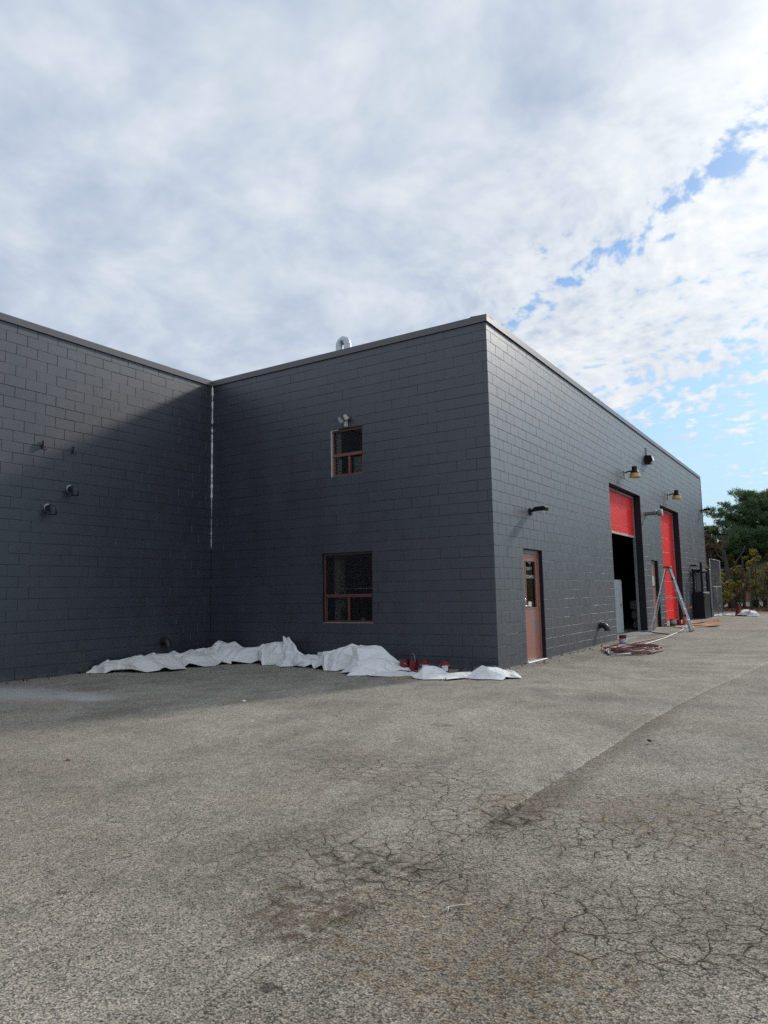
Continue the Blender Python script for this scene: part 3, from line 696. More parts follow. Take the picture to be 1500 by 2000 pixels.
# ------------------------------------------------------------------ red sectional doors
def sectional(y0_, y1_, bottom, name_label):
    d = part_root('sectional_door', (0, y0_, gz((y0_ + y1_) / 2)), PI / 2, main)
    Wd = y1_ - y0_; top = 4.33 - gz((y0_ + y1_) / 2); D = .24
    zc = top + .02; hs = .533
    while zc > bottom + .01:
        z0_ = max(zc - hs, bottom); mb = MB()
        mb.cbox(.015, Wd - .065, D, D + .045, z0_ + .003, zc - .003, b=.005)
        p = mb.build('panel', 'red_door_paint', d)
        zc -= hs
    # bare lower edge with a ragged paint line
    r = random.Random(int(y0_ * 10)); N = 30; vs = []
    for i in range(N + 1):
        x = .016 + (Wd - .083) * i / N; vs += [(x, D - .005, bottom - .012), (x, D - .005, bottom + .035 + r.uniform(0, .028)), (x, D + .046, bottom - .012)]
    MB().add(vs, [(3 * i, 3 * i + 3, 3 * i + 4, 3 * i + 1) for i in range(N)] + [(3 * i, 3 * i + 2, 3 * i + 5, 3 * i + 3) for i in range(N)]).build('bottom_seal', 'cream_trim', d)
    for x0, x1 in ((.002, .016), (Wd - .064, Wd - .012)):
        MB().cbox(x0, x1, D - .035, D + .04, .0, top - .04, b=.003).build('track', 'track_metal', d)
    MB().cbox(Wd - .011, Wd - .001, D - .06, D + .06, .0, top - .02, b=.002).build('jamb_seal', 'black_metal', d)
    MB().cbox(.002, Wd - .002, D - .05, D - .008, top - .085, top - .02, b=.003).build('head_seal', 'grey_frame', d)
    return d
sectional(7.853, 11.414, 2.95, 'half')
sectional(14.308, 17.595, .06, 'shut')
# concrete sill slabs in front of the big doors
for a, b, lab in ((7.72, 11.55, 'pale concrete sill under the half open red door'), (14.2, 17.7, 'pale concrete sill under the shut red door')):
    mb = MB(); mb.add([(-.30, a, gz(a) - .05), (.30, a + .1, gz(a) - .05), (.42, b, gz(b) - .05), (-.30, b, gz(b) - .05), (-.30, a, gt(a) + .015), (.26, a + .1, gt(a) + .009), (.36, b, gt(b) + .009), (-.30, b, gt(b) + .015)],
                      [(0, 3, 2, 1), (4, 5, 6, 7), (0, 1, 5, 4), (1, 2, 6, 5), (2, 3, 7, 6), (3, 0, 4, 7)])
    tag(mb.build('concrete_sill', 'concrete'), lab, 'sill', kind='structure')

# ------------------------------------------------------------------ fittings on the walls
def elbow(name, loc, rz, label, cat, r=.085, reach=.12, drop=.10, mat='black_plastic', collar=None, group=None):
    t0 = thing(name, label, cat, loc, rz, group)            # outwards = -y
    pts = [(0, .02, 0), (0, -reach * .5, 0)]
    for i in range(1, 7):
        a = i / 6 * PI / 2; pts.append((0, -reach * .5 - math.sin(a) * reach * .7, -(1 - math.cos(a)) * reach * .7))
    pts.append((0, pts[-1][1], pts[-1][2] - drop * .3))
    MB().tube(pts, r, 16, cap=False).build('pipe', mat, t0, smooth=True)
    MB().lathe([(r * 1.25, 0), (r * 1.25, .012), (r * .98, .014)], 18, (0, -.012, 0), Matrix.Rotation(PI / 2, 4, 'X')).build('collar', collar or mat, t0, smooth=True, angle=40)
    e = Vector(pts[-1]); MB().lathe([(r * .99, 0), (r * 1.06, 0), (r * 1.06, .025), (r * .99, .025)], 16, e).build('rim', mat, t0, angle=40, smooth=True)
    MB().lathe([(0, .03), (r * .97, .03)], 16, e).build('screen', 'black_metal', t0)
    return t0
RZ = PI / 2
elbow('vent_elbow', (-W, -3.66, 3.50), RZ, 'black gooseneck with pale collar, higher of the pair on the wing', 'vent', .066, .15, .1, 'black_plastic', 'galvanised')
elbow('vent_elbow', (-W, -4.10, 3.10), RZ, 'black gooseneck with pale collar, lower of the pair on the wing', 'vent', .066, .15, .1, 'black_plastic', 'galvanised')
elbow('vent_elbow', (-W, -1.36, .50), RZ, 'dark drain elbow low on the wing above the white tarps', 'vent', .072, .14)
elbow('vent_elbow', (0, 6.28, .53), RZ, 'black elbow pipe low on the wall left of the open red door', 'vent', .070, .15)
for y_, lab in ((-4.20, 'small grey steel angle bracket on the wing, left one'), (-3.575, 'small grey steel angle bracket on the wing, right one')):
    b_ = thing('angle_bracket', lab, 'bracket', (-W, y_, 4.24), RZ)
    MB().cbox(-.05, .05, -.012, -.002, -.045, .045, b=.003).build('plate', 'charcoal_paint', b_); MB().cbox(-.055, -.043, -.07, -.011, -.045, .10, b=.003).build('upstand', 'charcoal_paint', b_)
    MB().lathe([(0, -.02), (.012, -.02), (.012, -.01)], 8, (.015, 0, 0), Matrix.Rotation(-PI / 2, 4, 'X')).build('bolt', 'black_metal', b_)

# motion floodlight above the upper window
fl = thing('floodlight', 'white motion floodlight just above the upper window', 'light', (-3.20, 0, 4.845))
MB().cbox(-.045, .045, -.022, -.002, 0, .22, b=.006).build('back_plate', 'cream_trim', fl); MB().cbox(-.03, .03, -.06, -.021, .01, .10, b=.01).build('sensor_box', 'white_paint', fl)
MB().tube([(-.01, -.03, .15), (-.05, -.07, .165), (-.08, -.09, .15)], .014, 8).build('arm', 'grey_metal', fl, smooth=True)
Mh = Matrix.Rotation(math.radians(200), 4, 'X') @ Matrix.Rotation(math.radians(25), 4, 'Y')
MB().lathe([(.02, -.06), (.04, -.05), (.05, 0), (.075, .07), (.078, .085), (.07, .085), (.0, .075)], 16, (-.09, -.10, .15), Mh).build('lamp_head', 'grey_metal', fl, smooth=True, angle=50)
MB().lathe([(0, .078), (.069, .087)], 16, (-.09, -.10, .15), Mh).build('lens', 'lens_white', fl)
MB().tube([(.015, -.03, .19), (.04, -.07, .20)], .013, 8).build('arm', 'cream_trim', fl, smooth=True)
MB().lathe([(.015, -.05), (.035, -.04), (.05, .04), (.056, .07), (.0, .062)], 16, (.045, -.085, .20), Mh).build('lamp_head', 'cream_trim', fl, smooth=True, angle=50)

def wedge_light(loc, label, sc=1.0):
    t0 = thing('wall_light', label, 'light', loc, RZ)
    MB().cbox(-.06 * sc, .06 * sc, -.03, -.002, -.07 * sc, .07 * sc, b=.005).build('back_plate', 'black_metal', t0)
    MB().obox((0, -.02, .01), (0, -.12 * sc, .03), .05 * sc, .045 * sc).build('arm', 'black_metal', t0)
    poly = [(-.09 * sc, -.005), (-.34 * sc, .0), (-.36 * sc, .055 * sc), (-.31 * sc, .085 * sc), (-.12 * sc, .075 * sc), (-.09 * sc, .05 * sc)]
    MB().prism(poly, -.095 * sc, .095 * sc, 'x').build('housing', 'black_metal', t0)
    MB().prism([(-.13 * sc, -.006), (-.31 * sc, -.002), (-.28 * sc, -.045 * sc), (-.17 * sc, -.045 * sc)], -.075 * sc, .075 * sc, 'x').build('lens', 'lens_white', t0)
wedge_light((0, 1.86, 3.00), 'flat black wedge light above the salmon door')
wedge_light((0, 23.2, 4.90), 'flat black wedge light at the far end of the wall', 1.1)

def barn_light(loc, label):
    t0 = thing('barn_light', label, 'light', loc, RZ, 'amber yard lights over the red doors')
    MB().cbox(-.05, .05, -.02, -.002, -.14, .10, b=.006).build('back_plate', 'cream_trim', t0)
    MB().tube([(0, -.01, .03), (0, -.12, .06), (0, -.24, .07)], .022, 8).build('arm', 'black_metal', t0, smooth=True)
    MB().lathe([(0, .17), (.075, .17), (.08, .16), (.08, .06), (.10, .03), (.125, -.01), (.13, -.03), (.11, -.03), (0, -.02)], 20, (0, -.30, .02)).build('ballast_housing', 'black_metal', t0, smooth=True, angle=40)
    MB().lathe([(.118, -.032), (.135, -.035), (.165, -.15), (.160, -.158), (.150, -.15), (.118, -.04)], 24, (0, -.30, .02)).build('refractor', 'amber_plastic', t0, smooth=True, angle=40)
    MB().lathe([(.0, -.16), (.03, -.15), (.045, -.10), (.03, -.03), (0, -.03)], 12, (0, -.30, .02)).build('bulb', 'lens_white', t0, smooth=True)
barn_light((0, 9.62, 4.80), 'amber shaded yard light over the half open red door')
barn_light((0, 15.85, 4.80), 'amber shaded yard light over the shut red door')
wp = thing('wall_pack_light', 'grey box floodlight high on the wall between the yard lights', 'light', (0, 12.6, 5.65), RZ)
MB().prism([(-.002, -.13), (-.16, -.13), (-.24, -.04), (-.20, .13), (-.002, .15)], -.15, .15, 'x').build('housing', 'black_metal', wp)
MB().prism([(-.165, -.131), (-.244, -.042), (-.207, .115), (-.2035, .115), (-.238, -.04), (-.161, -.128)], -.13, .13, 'x').build('lens', 'lens_white', wp)
MB().tube([(0, -.02, .14), (0, -.02, .42)], .014, 8).build('conduit', 'charcoal_paint', wp)
st = thing('exhaust_pipe', 'galvanised exhaust pipe with drum cap sticking out between the red doors', 'pipe', (0, 12.13, 3.83), RZ)
MB().tube([(0, .05, 0), (0, -.34, 0)], .065, 16).build('pipe', 'grey_metal', st, smooth=True, angle=40)
MB().lathe([(.066, 0), (.12, .002), (.12, .018), (.07, .022)], 18, (0, -.30, 0), Matrix.Rotation(PI / 2, 4, 'X')).build('flange', 'galvanised', st, smooth=True, angle=40)
MB().lathe([(.0, 0), (.11, 0), (.115, .01), (.115, .14), (.105, .145), (.0, .135)], 20, (0, -.36, 0), Matrix.Rotation(PI / 2, 4, 'X')).build('cap', 'galvanised', st, smooth=True, angle=40)
MB().lathe([(.068, 0), (.095, .002), (.095, .012), (.068, .014)], 18, (0, -.004, 0), Matrix.Rotation(PI / 2, 4, 'X')).build('collar', 'grey_metal', st, smooth=True, angle=40)

# gooseneck on the roof
gn = thing('roof_gooseneck', 'galvanised gooseneck vent rising above the roof edge', 'vent', (-4.07, 1.0, 6.30))
pts = [(0, 0, -.0), (0, 0, .70)] + [(.11 - .11 * math.cos(a), 0, .74 + .13 * math.sin(a)) for a in [i * PI / 8 for i in range(9)]] + [(.22, 0, .62)]
MB().tube(pts, .088, 16, cap=False).build('pipe', 'galvanised', gn, smooth=True)
for i in (2, 4, 6, 8, 10): 
    p0 = Vector(pts[i]); d_ = (Vector(pts[min(i + 1, len(pts) - 1)]) - Vector(pts[i - 1])).normalized()
    MB().lathe([(.089, -.008), (.093, 0), (.089, .008)], 16, p0, d_.to_track_quat('Z', 'Y').to_matrix().to_4x4()).build('seam_ring', 'galvanised', gn, smooth=True)

# ------------------------------------------------------------------ drop cloths: stiff canvas crumpled into facets over a lumpy bundle
from mathutils.geometry import delaunay_2d_cdt
def tarp(name, label, path, cell, amp, seed, mat='canvas', zofs=None, group='white drop cloths along the building', cat='drop cloth', wall=True, crease=(.7, 1.0), wave=.10, power=2.6):
    """path points: x, y, half width, height, crest position across (-1..1)"""
    zf = GO if zofs is None else zofs; r = random.Random(seed)
    P = np.array([(q[0], q[1]) for q in path], float); hw = [q[2] for q in path]; hh = [q[3] for q in path]; sk = [q[4] if len(q) > 4 else 0 for q in path]
    s_ = np.concatenate([[0], np.cumsum(np.linalg.norm(np.diff(P, axis=0), axis=1))]); Lt = s_[-1]; wm = float(np.mean(hw)) * 1.35
    pts = []; nu = max(4, round(Lt / cell)); nv = max(4, round(2 * wm / cell))
    for a in range(nu + 1):
        for b in range(nv + 1):
            e = a in (0, nu) or b in (0, nv)
            x = a / nu * Lt + (0 if a in (0, nu) else r.uniform(-.42, .42) * Lt / nu); y = (b / nv * 2 - 1) + (0 if b in (0, nv) else r.uniform(-.42, .42) * 2 / nv)
            pts.append((x, y * wm))
    vo, ed, fo = delaunay_2d_cdt([Vector(q) for q in pts], [], [], 0, 1e-5)[:3]
    V = []
    for q in vo:
        s0, t0 = q.x, max(-1, min(1, q.y / wm))
        cx, cy = np.interp(s0, s_, P[:, 0]), np.interp(s0, s_, P[:, 1]); w_, h_, k_ = np.interp(s0, s_, hw), np.interp(s0, s_, hh), np.interp(s0, s_, sk)
        x2, y2 = np.interp(s0 + .02, s_, P[:, 0]) - np.interp(s0 - .02, s_, P[:, 0]), np.interp(s0 + .02, s_, P[:, 1]) - np.interp(s0 - .02, s_, P[:, 1]); ln = math.hypot(x2, y2) + 1e-9
        nx, ny = -y2 / ln, x2 / ln
        f = max(0, 1 - abs((t0 - k_) / ((1 - k_) if t0 > k_ else (1 + k_))) ** power)
        am = amp * min(1, .35 + h_ / .25); rim = abs(t0) > .97 or s0 < .01 or s0 > Lt - .01
        lobe = 1 + (.30 * math.sin(s0 * 5.2 + seed) + .16 * math.sin(s0 * 11.3 + seed * 2)) * (1 if t0 < 0 else .3)
        ww = w_ * t0 * lobe + (r.uniform(-wave, wave) if rim else r.uniform(-am, am) * 1.3)
        z = zf + .006 + ((r.uniform(0, .015) if r.random() < .6 else r.uniform(.03, .10) * min(1, h_ / .25)) if rim else max(.004, h_ * f + r.uniform(-am, am)))
        x, y = cx + nx * ww + r.uniform(-am, am) * .5, cy + ny * ww + r.uniform(-am, am) * .5
        if wall:
            if x < 0: y = min(y, -.02 - r.uniform(0, .015))
            x = max(x, -W + .02 + r.uniform(0, .015))
        V.append((x, y, z))
    org = np.array([np.mean([q[0] for q in V]), np.mean([q[1] for q in V]), zf])
    mb = MB(); mb.add([tuple(np.array(q) - org) for q in V], fo); o = mb.build(name, mat, None, smooth=True); o.location = org
    ca = o.data.attributes.new('crease_edge', 'FLOAT', 'EDGE'); ca.data.foreach_set('value', [r.uniform(*crease) if r.random() < .85 else .3 for _ in o.data.edges])
    md = o.modifiers.new('sub', 'SUBSURF'); md.levels = 3; md.render_levels = 3; md.subdivision_type = 'CATMULL_CLARK'
    return tag(o, label, cat, group)
tarp('drop_cloth', 'long dirty cream drop cloth at the foot of the wing, leftmost of the cloths', [(-7.02, -3.18, .06, .06), (-6.78, -2.98, .22, .18), (-6.45, -2.60, .46, .25, .2), (-6.25, -2.05, .62, .26, .40), (-6.22, -1.45, .62, .26, .35), (-6.28, -.95, .46, .29, .2), (-6.3, -.60, .34, .30), (-6.25, -.35, .25, .27)], .15, .062, 21, 'canvas_dirty')
tarp('drop_cloth', 'white drop cloth heaped high in the inner corner', [(-6.62, -.66, .12, .10), (-6.45, -.58, .30, .34), (-6.30, -.52, .34, .44, -.1), (-6.0, -.48, .36, .40), (-5.55, -.45, .36, .31, .1), (-5.25, -.45, .36, .30, .2), (-5.0, -.44, .36, .40, .1), (-4.65, -.42, .34, .46), (-4.50, -.38, .26, .42), (-4.42, -.36, .2, .12)], .15, .060, 22, 'canvas')
tarp('drop_cloth', 'white drop cloth twisted to a peak below the downstairs window', [(-4.70, -.28, .06, .44), (-4.58, -.34, .12, .56), (-4.45, -.40, .18, .48), (-4.25, -.50, .26, .32), (-4.0, -.58, .28, .20), (-3.6, -.64, .28, .20), (-3.3, -.66, .34, .26), (-3.0, -.64, .40, .38, -.1), (-2.7, -.64, .44, .44, -.1), (-2.3, -.70, .50, .44, -.2), (-2.08, -.84, .54, .43, -.2), (-1.95, -.98, .54, .28), (-1.75, -1.10, .48, .18), (-1.58, -1.14, .38, .10)], .14, .062, 23, 'canvas')
tarp('drop_cloth', 'white drop cloth spread low around the red paint cans', [(-1.95, -.62, .30, .24), (-1.75, -.85, .46, .18), (-1.58, -1.08, .44, .04), (-1.3, -1.14, .42, .02), (-.95, -1.14, .40, .02), (-.78, -1.14, .36, .16, -.2), (-.68, -1.14, .36, .18, -.2), (-.50, -1.12, .36, .05), (-.20, -1.06, .38, .06), (.02, -1.02, .38, .09), (.18, -1.02, .40, .19, -.2), (.30, -.95, .34, .16), (.45, -.84, .26, .11), (.68, -.70, .16, .10)], .13, .030, 24, 'canvas')
tarp('plastic_sheet', 'black plastic sheet bunched at the foot of the corner', [(-.60, -.34, .14, .05), (-.3, -.30, .20, .14), (0, -.34, .20, .13), (.15, -.42, .18, .10), (.30, -.50, .10, .04)], .11, .03, 25, 'dark_sheet', group=None, cat='plastic sheet', wave=.03)
for x0, y0_, x1, y1_, lab in ((-1.22, -1.56, -.72, -1.40, 'thin tan batten under the edge of the drop cloth near the cans'), (.30, -.93, .66, -.80, 'thin tan batten poking from the drop cloth at the corner')):
    o = MB().obox((0, 0, .012), (x1 - x0, y1_ - y0_, .012), .05, .02).build('batten', 'wood_plank'); o.location = (x0, y0_, GO + .001); tag(o, lab, 'batten')

# ------------------------------------------------------------------ paint cans
def paint_can(loc, label, style=0, rz=0.0, bail=False, sc=1.0, lidoff=False):
    t0 = thing('paint_can', label, 'paint can', loc, rz, 'paint cans')
    r, h = .083 * sc, .19 * sc
    body = MB().lathe([(0, .002), (r * .97, .002), (r, .008), (r, h - .012)], 24).build('body', 'can_grey' if style == 3 else 'can_red', t0, smooth=True, angle=40)
    MB().lathe([(r, h - .012), (r * 1.03, h - .008), (r * 1.03, h), (r * .93, h), (r * .90, h - .01), (r * .86, h - .008), (0, h - .008)], 24).build('lid', 'can_rim', t0, smooth=True, angle=40)
    if style in (1, 2, 3):
        a0, a1 = {1: (-.35, 1.0), 2: (-1.0, 2.2), 3: (-2, 2)}[style]; z0, z1 = (.02, h * .58) if style != 3 else (.02, h * .35); vs = []; N = 12
        for i in range(N + 1): a = a0 + (a1 - a0) * i / N; vs += [(math.cos(a) * (r + .0012), math.sin(a) * (r + .0012), z0), (math.cos(a) * (r + .0012), math.sin(a) * (r + .0012), z1)]
        MB().add(vs, [(2 * i, 2 * i + 2, 2 * i + 3, 2 * i + 1) for i in range(N)]).build('label', 'can_label' if style != 3 else 'can_red', t0, smooth=True)
    for a in (0, PI): MB().lathe([(.0, .006), (.011, .005), (.012, 0)], 10, (0, math.cos(a) * r, h * .72), Matrix.Rotation(-PI / 2 if math.cos(a) > 0 else PI / 2, 4, 'X')).build('ear', 'can_rim', t0)
    R_ = r + .008
    if bail: pts = [(0, R_ * math.cos(a), h * .72 + (h * .28 + .105) * math.sin(a)) for a in [i * PI / 12 for i in range(13)]]
    else: pts = [(R_ * math.sin(a), R_ * math.cos(a), h * .72 - .06 * math.sin(a)) for a in [i * PI / 12 for i in range(13)]]
    MB().tube(pts, .0028, 6).build('bail', 'aluminium', t0, smooth=True)
    return t0
paint_can((-1.475, -.75, .058), 'dark red paint can, leftmost on the drop cloth', 0, .4)
paint_can((-1.315, -.70, .058), 'dark red paint can with its wire handle standing up', 0, .9, True)
paint_can((-1.065, -.72, .058), 'dark red paint can with white square label on the drop cloth', 1, -1.35)
paint_can((-.69, -.72, .055), 'paint can half hidden behind the drop cloth fold', 1, -1.2)
paint_can((.47, 6.60, gt(6.6)), 'red and white paint can standing alone beside the hose coil', 2, -1.4, sc=1.05)
paint_can((.20, 14.25, gt(14.25)), 'pale grey paint pail by the foot of the shut red door', 3, -1.2, sc=1.25)
paint_can((.30, 14.75, gt(14.75)), 'red paint can behind the pale grey pail', 0, .2)

# ------------------------------------------------------------------ hoses and cord
def spline(pts, n=10):
    P = [Vector(p) for p in pts]; out = []
    for i in range(len(P) - 1):
        p0, p1, p2, p3 = P[max(i - 1, 0)], P[i], P[i + 1], P[min(i + 2, len(P) - 1)]
        for q in range(n):
            t_ = q / n; out.append(.5 * ((2 * p1) + (p2 - p0) * t_ + (2 * p0 - 5 * p1 + 4 * p2 - p3) * t_ ** 2 + (3 * p1 - p0 - 3 * p2 + p3) * t_ ** 3))
    return out + [P[-1]]
def coil(seed, loops, r, cx, cy, rx, ry, zb, lead=None):
    q = random.Random(seed); pts = []
    for i in range(loops):
        a0 = q.uniform(.0, .6); ox, oy = q.uniform(-.16, .16), q.uniform(-.35, .35); sx, sy = q.uniform(.62, 1.06), q.uniform(.6, 1.06)
        for j in range(9):
            a = a0 + 2 * PI * j / 9
            x = cx + ox + rx * sx * math.cos(a) * q.uniform(.9, 1.08); y = cy + oy + ry * sy * math.sin(a) * q.uniform(.9, 1.08)
            pts.append((x, y, gt(y) + r + min(zb, .010 * i) + q.uniform(0, .028)))
    if lead: pts += [(x, y, gt(y) + r + .002) for x, y in lead]
    return spline(pts, 6)
t0 = MB().tube(coil(3, 8, .016, 1.22, 4.45, .52, .85, .07, [(.95, 5.5), (.72, 6.3), (.85, 7.4), (1.0, 9.2), (.98, 10.6), (.88, 12.2)]), .016, 6).build('hose_coil', 'hose_red', None, smooth=True)
tag(t0, 'dark red rubber hose heaped in a loose coil on the asphalt', 'hose')
t0 = MB().tube(coil(8, 3, .017, 1.15, 4.5, .50, .95, .09, [(.75, 4.6), (.62, 4.25), (.9, 4.9), (1.05, 5.8), (1.1, 7.6), (1.05, 9.6), (.86, 12.35), (.6, 13.2)]), .017, 6).build('hose_coil', 'hose_white', None, smooth=True)
tag(t0, 'pale pinkish hose looped over the dark coil and running to the ladder', 'hose')
pts = spline([(-1.4, 10.2, .12), (-.7, 10.6, .115), (-.3, 10.9, .125), (.1, 10.85, gt(10.8) + .02), (.5, 10.4, gt(10.4) + .012), (.9, 9.9, gt(9.9) + .012), (1.0, 9.7, gt(9.7) + .012), (1.05, 10.2, gt(10.2) + .012)], 8)
tag(MB().tube(pts, .014, 6).build('extension_cord', 'black_plastic', None, smooth=True), 'black cord trailing out of the half open red door', 'cord')

# ------------------------------------------------------------------ step ladder (rails, steps, rear frame)
ld = thing('step_ladder', 'aluminium step ladder standing open between the two red doors', 'ladder', (.68, 11.45, gt(11.5)), .06)
HT = 1.92; ff, fr_ = .57, -.56               # front feet at +x, rear feet at -x ; width along y
def rail(x, y, top, nm, wx, wz): MB().obox((x, y, 0.03), (top, y * .62, HT), wz, wx, (0, 0, 1)).build(nm, 'aluminium', ld)
for sgn in (-1, 1):
    MB().obox((ff, sgn * .27, .03), (.05, sgn * .17, HT), .026, .066, (0, 0, 1)).build('front_rail', 'aluminium', ld)
    MB().obox((fr_, sgn * .25, .03), (-.05, sgn * .16, HT - .02), .02, .032, (0, 0, 1)).build('rear_rail', 'aluminium', ld)
    MB().cbox(ff - .05, ff + .055, sgn * .27 - .025, sgn * .27 + .025, 0, .035, b=.006).build('foot', 'grey_metal', ld)
    MB().cbox(fr_ - .03, fr_ + .03, sgn * .25 - .02, sgn * .25 + .02, 0, .035, b=.006).build('foot', 'grey_metal', ld)
    q = .52; a = Vector((ff, sgn * .262, .03)).lerp(Vector((.05, sgn * .168, HT)), q); b = Vector((fr_, sgn * .25, .03)).lerp(Vector((-.05, sgn * .16, HT)), q)
    MB().obox(a, b, .006, .022).build('spreader', 'aluminium', ld)
for i in range(1, 6):
    q = i / 6; a = Vector((ff, .27, .03)).lerp(Vector((.05, .17, HT)), q)
    MB().cbox(a.x - .045, a.x + .035, -a.y + .012, a.y - .012, a.z - .012, a.z + .012, b=.003).build('step', 'aluminium', ld)
for i in (1, 3, 4):
    q = i / 5; a = Vector((fr_, .25, .03)).lerp(Vector((-.05, .16, HT)), q); MB().obox((a.x, -a.y, a.z), (a.x, a.y, a.z), .012, .03).build('rear_brace', 'aluminium', ld)
MB().cbox(-.10, .11, -.20, .20, HT - .01, HT + .05, b=.012).build('top_cap', 'leaf_pot', ld)
for i, q in enumerate((.16, .22, .62, .80)):
    a = Vector((ff, -.286, .03)).lerp(Vector((.05, -.186, HT)), q); b = Vector((ff, -.286, .03)).lerp(Vector((.05, -.186, HT)), q + .035); MB().obox(a, b, .003, .06).build('sticker', 'black_metal' if i % 2 else 'flake_white', ld)

# ------------------------------------------------------------------ cardboard and clutter by the shut door
def sheet(loc, rz, lx, ly, label, lift, seed, name='cardboard_sheet', mat='cardboard', cat='cardboard'):
    r = random.Random(seed); mb = MB(); N = 10; vs = []
    for i in range(N + 1):
        for j in range(5):
            x = (i / N - .5) * lx; y = (j / 4 - .5) * ly
            z = .008 + lift * max(0, (i / N - .55)) ** 1.5 * (1 if j > 1 else .6) + r.uniform(0, .006)
            vs.append((x, y, z))
    mb.add(vs, [(i * 5 + j, (i + 1) * 5 + j, (i + 1) * 5 + j + 1, i * 5 + j + 1) for i in range(N) for j in range(4)])
    o = mb.build(name, mat); md = o.modifiers.new('thick', 'SOLIDIFY'); md.thickness = .006
    o.location = loc; o.rotation_euler = (0, 0, rz); return tag(o, label, cat)
sheet((1.0, 14.1, gt(14.1)), .15, 1.35, .75, 'flattened tan cardboard lying nearest the ladder foot', .35, 1)
sheet((1.05, 14.9, gt(14.9) + .02), .55, 1.1, .8, 'flattened tan cardboard with a lifted corner behind the ladder', .5, 2)
sheet((.62, 16.3, gt(16.3)), -.3, 1.0, .9, 'flattened tan cardboard at the foot of the shut red door', .3, 3)
sheet((.62, 13.6, gt(13.6)), .5, .55, .40, 'small brown offcut beside the ladder', .05, 4, 'cardboard_scrap', 'wood_plank')
tarp('drop_rag', 'white rag crumpled at the base of the shut red door', [(.10, 14.9, .12, .08), (.22, 15.3, .2, .14), (.28, 15.9, .18, .10), (.3, 16.4, .10, .05)], .10, .03, 31, 'canvas', zofs=gt(15.5), group=None, cat='rag', wall=False, wave=.03)
tarp('drop_rag', 'white rag dropped behind the ladder foot', [(.60, 13.2, .10, .05), (.80, 13.35, .15, .09), (1.0, 13.4, .10, .05)], .08, .03, 32, 'canvas', zofs=gt(13.3), group=None, cat='rag', wall=False, wave=.03)
ob = thing('spray_gun', 'orange paint sprayer with hose stub by the shut red door', 'sprayer', (.42, 15.0, gt(15.0)))
MB().tube([(0, 0, .02), (.02, 0, .22), (.06, .02, .42)], [.07, .06, .045], 10).build('body', 'orange_plastic', ob, smooth=True)
MB().tube([(.06, .02, .40), (.14, .02, .56), (.28, .02, .62)], [.035, .03, .02], 8).build('nozzle', 'orange_plastic', ob, smooth=True); MB().tube([(.02, 0, .25), (-.05, 0, .36), (.0, 0, .45)], .015, 8).build('grip', 'black_plastic', ob, smooth=True)
o = MB().obox((0, 0, 0), (.42, .05, 0), .025, .006).build('paint_stick', 'flake_white'); o.location = (2.55, 3.98, gt(4) + .005); tag(o, 'white stick lying alone on the asphalt right of the hose', 'stick')

# pale cabinet and wrapped bundles just inside the open door
cb = thing('steel_cabinet', 'tall pale steel locker standing inside the half open red door', 'cabinet', (-.50, 10.56, .086), RZ)
MB().cbox(-.85, .10, .05, .55, 0, 1.62, b=.012).build('body', 'pale_steel', cb); MB().cbox(-.84, .09, .028, .049, .03, 1.59, b=.006).build('door', 'pale_steel', cb)
MB().cbox(-.13, -.10, .005, .028, .8, .9, b=.004).build('handle', 'clay', cb)
for i, (z_, rr) in enumerate(((.16, .16), (.48, .17), (.80, .16))):
    pr = [(0, 0), (rr * .6, .0), (rr * .95, .05), (rr, .2), (rr * .97, .40), (rr * .6, .46), (0, .46)]
    o = MB().lathe(pr, 18, (0, 0, 0), Matrix.Rotation(PI / 2, 4, 'X')).build('wrapped_roll', 'plastic_wrap', None, smooth=True)
    o.location = (-.62 - .03 * i, 12.22, .086 + z_ + .01); o.rotation_euler = (0, .0, RZ * 1.0); tag(o, ('bottom', 'middle', 'top')[i] + ' grey plastic wrapped roll stacked inside the open red door', 'roll', 'wrapped rolls inside the door')

# ------------------------------------------------------------------ far end: black steel stand, posts, gate, fence
bs = thing('steel_stand', 'black steel cabinet with tall side posts against the wall by the gate', 'cabinet', (.02, 20.2, gz(20.2)), 0)
MB().cbox(.0, .42, -.75, .75, 0.0, 1.08, b=.015).build('body', 'black_metal', bs)
for y_ in (-.72, .68): MB().cbox(.02, .10, y_ - .04, y_ + .04, 1.08, 2.02, b=.006).build('post', 'black_metal', bs)
MB().cbox(.33, .41, -.72, -.64, 1.08, 2.28, b=.006).build('post', 'black_metal', bs); MB().cbox(.33, .41, .60, .68, 1.08, 2.05, b=.006).build('post', 'black_metal', bs)
MB().cbox(.02, .40, -.74, -.62, 1.86, 2.0, b=.02).build('cross_head', 'black_metal', bs); MB().cbox(.02, .40, .60, .70, 1.86, 2.0, b=.02).build('cross_head', 'black_metal', bs); MB().cbox(.34, .40, -.64, .62, 1.88, 1.98, b=.01).build('side_rail', 'black_metal', bs); MB().cbox(.03, .09, -.64, .62, 1.88, 1.98, b=.01).build('side_rail', 'black_metal', bs); MB().cbox(.0, .25, -.9, -.80, 2.12, 2.18, b=.01).build('arm', 'black_metal', bs)
MB().cbox(.12, .30, -.42, -.36, 1.09, 1.84, b=.01).build('panel', 'grey_metal', bs); MB().tube([(.21, -.30, 1.0), (.21, -.30, 1.9)], .05, 12).build('cylinder', 'black_metal', bs, smooth=True)
MB().tube([(.43, -.3, 1.02), (.56, -.3, 1.02)], .03, 8).build('knob', 'aluminium', bs)
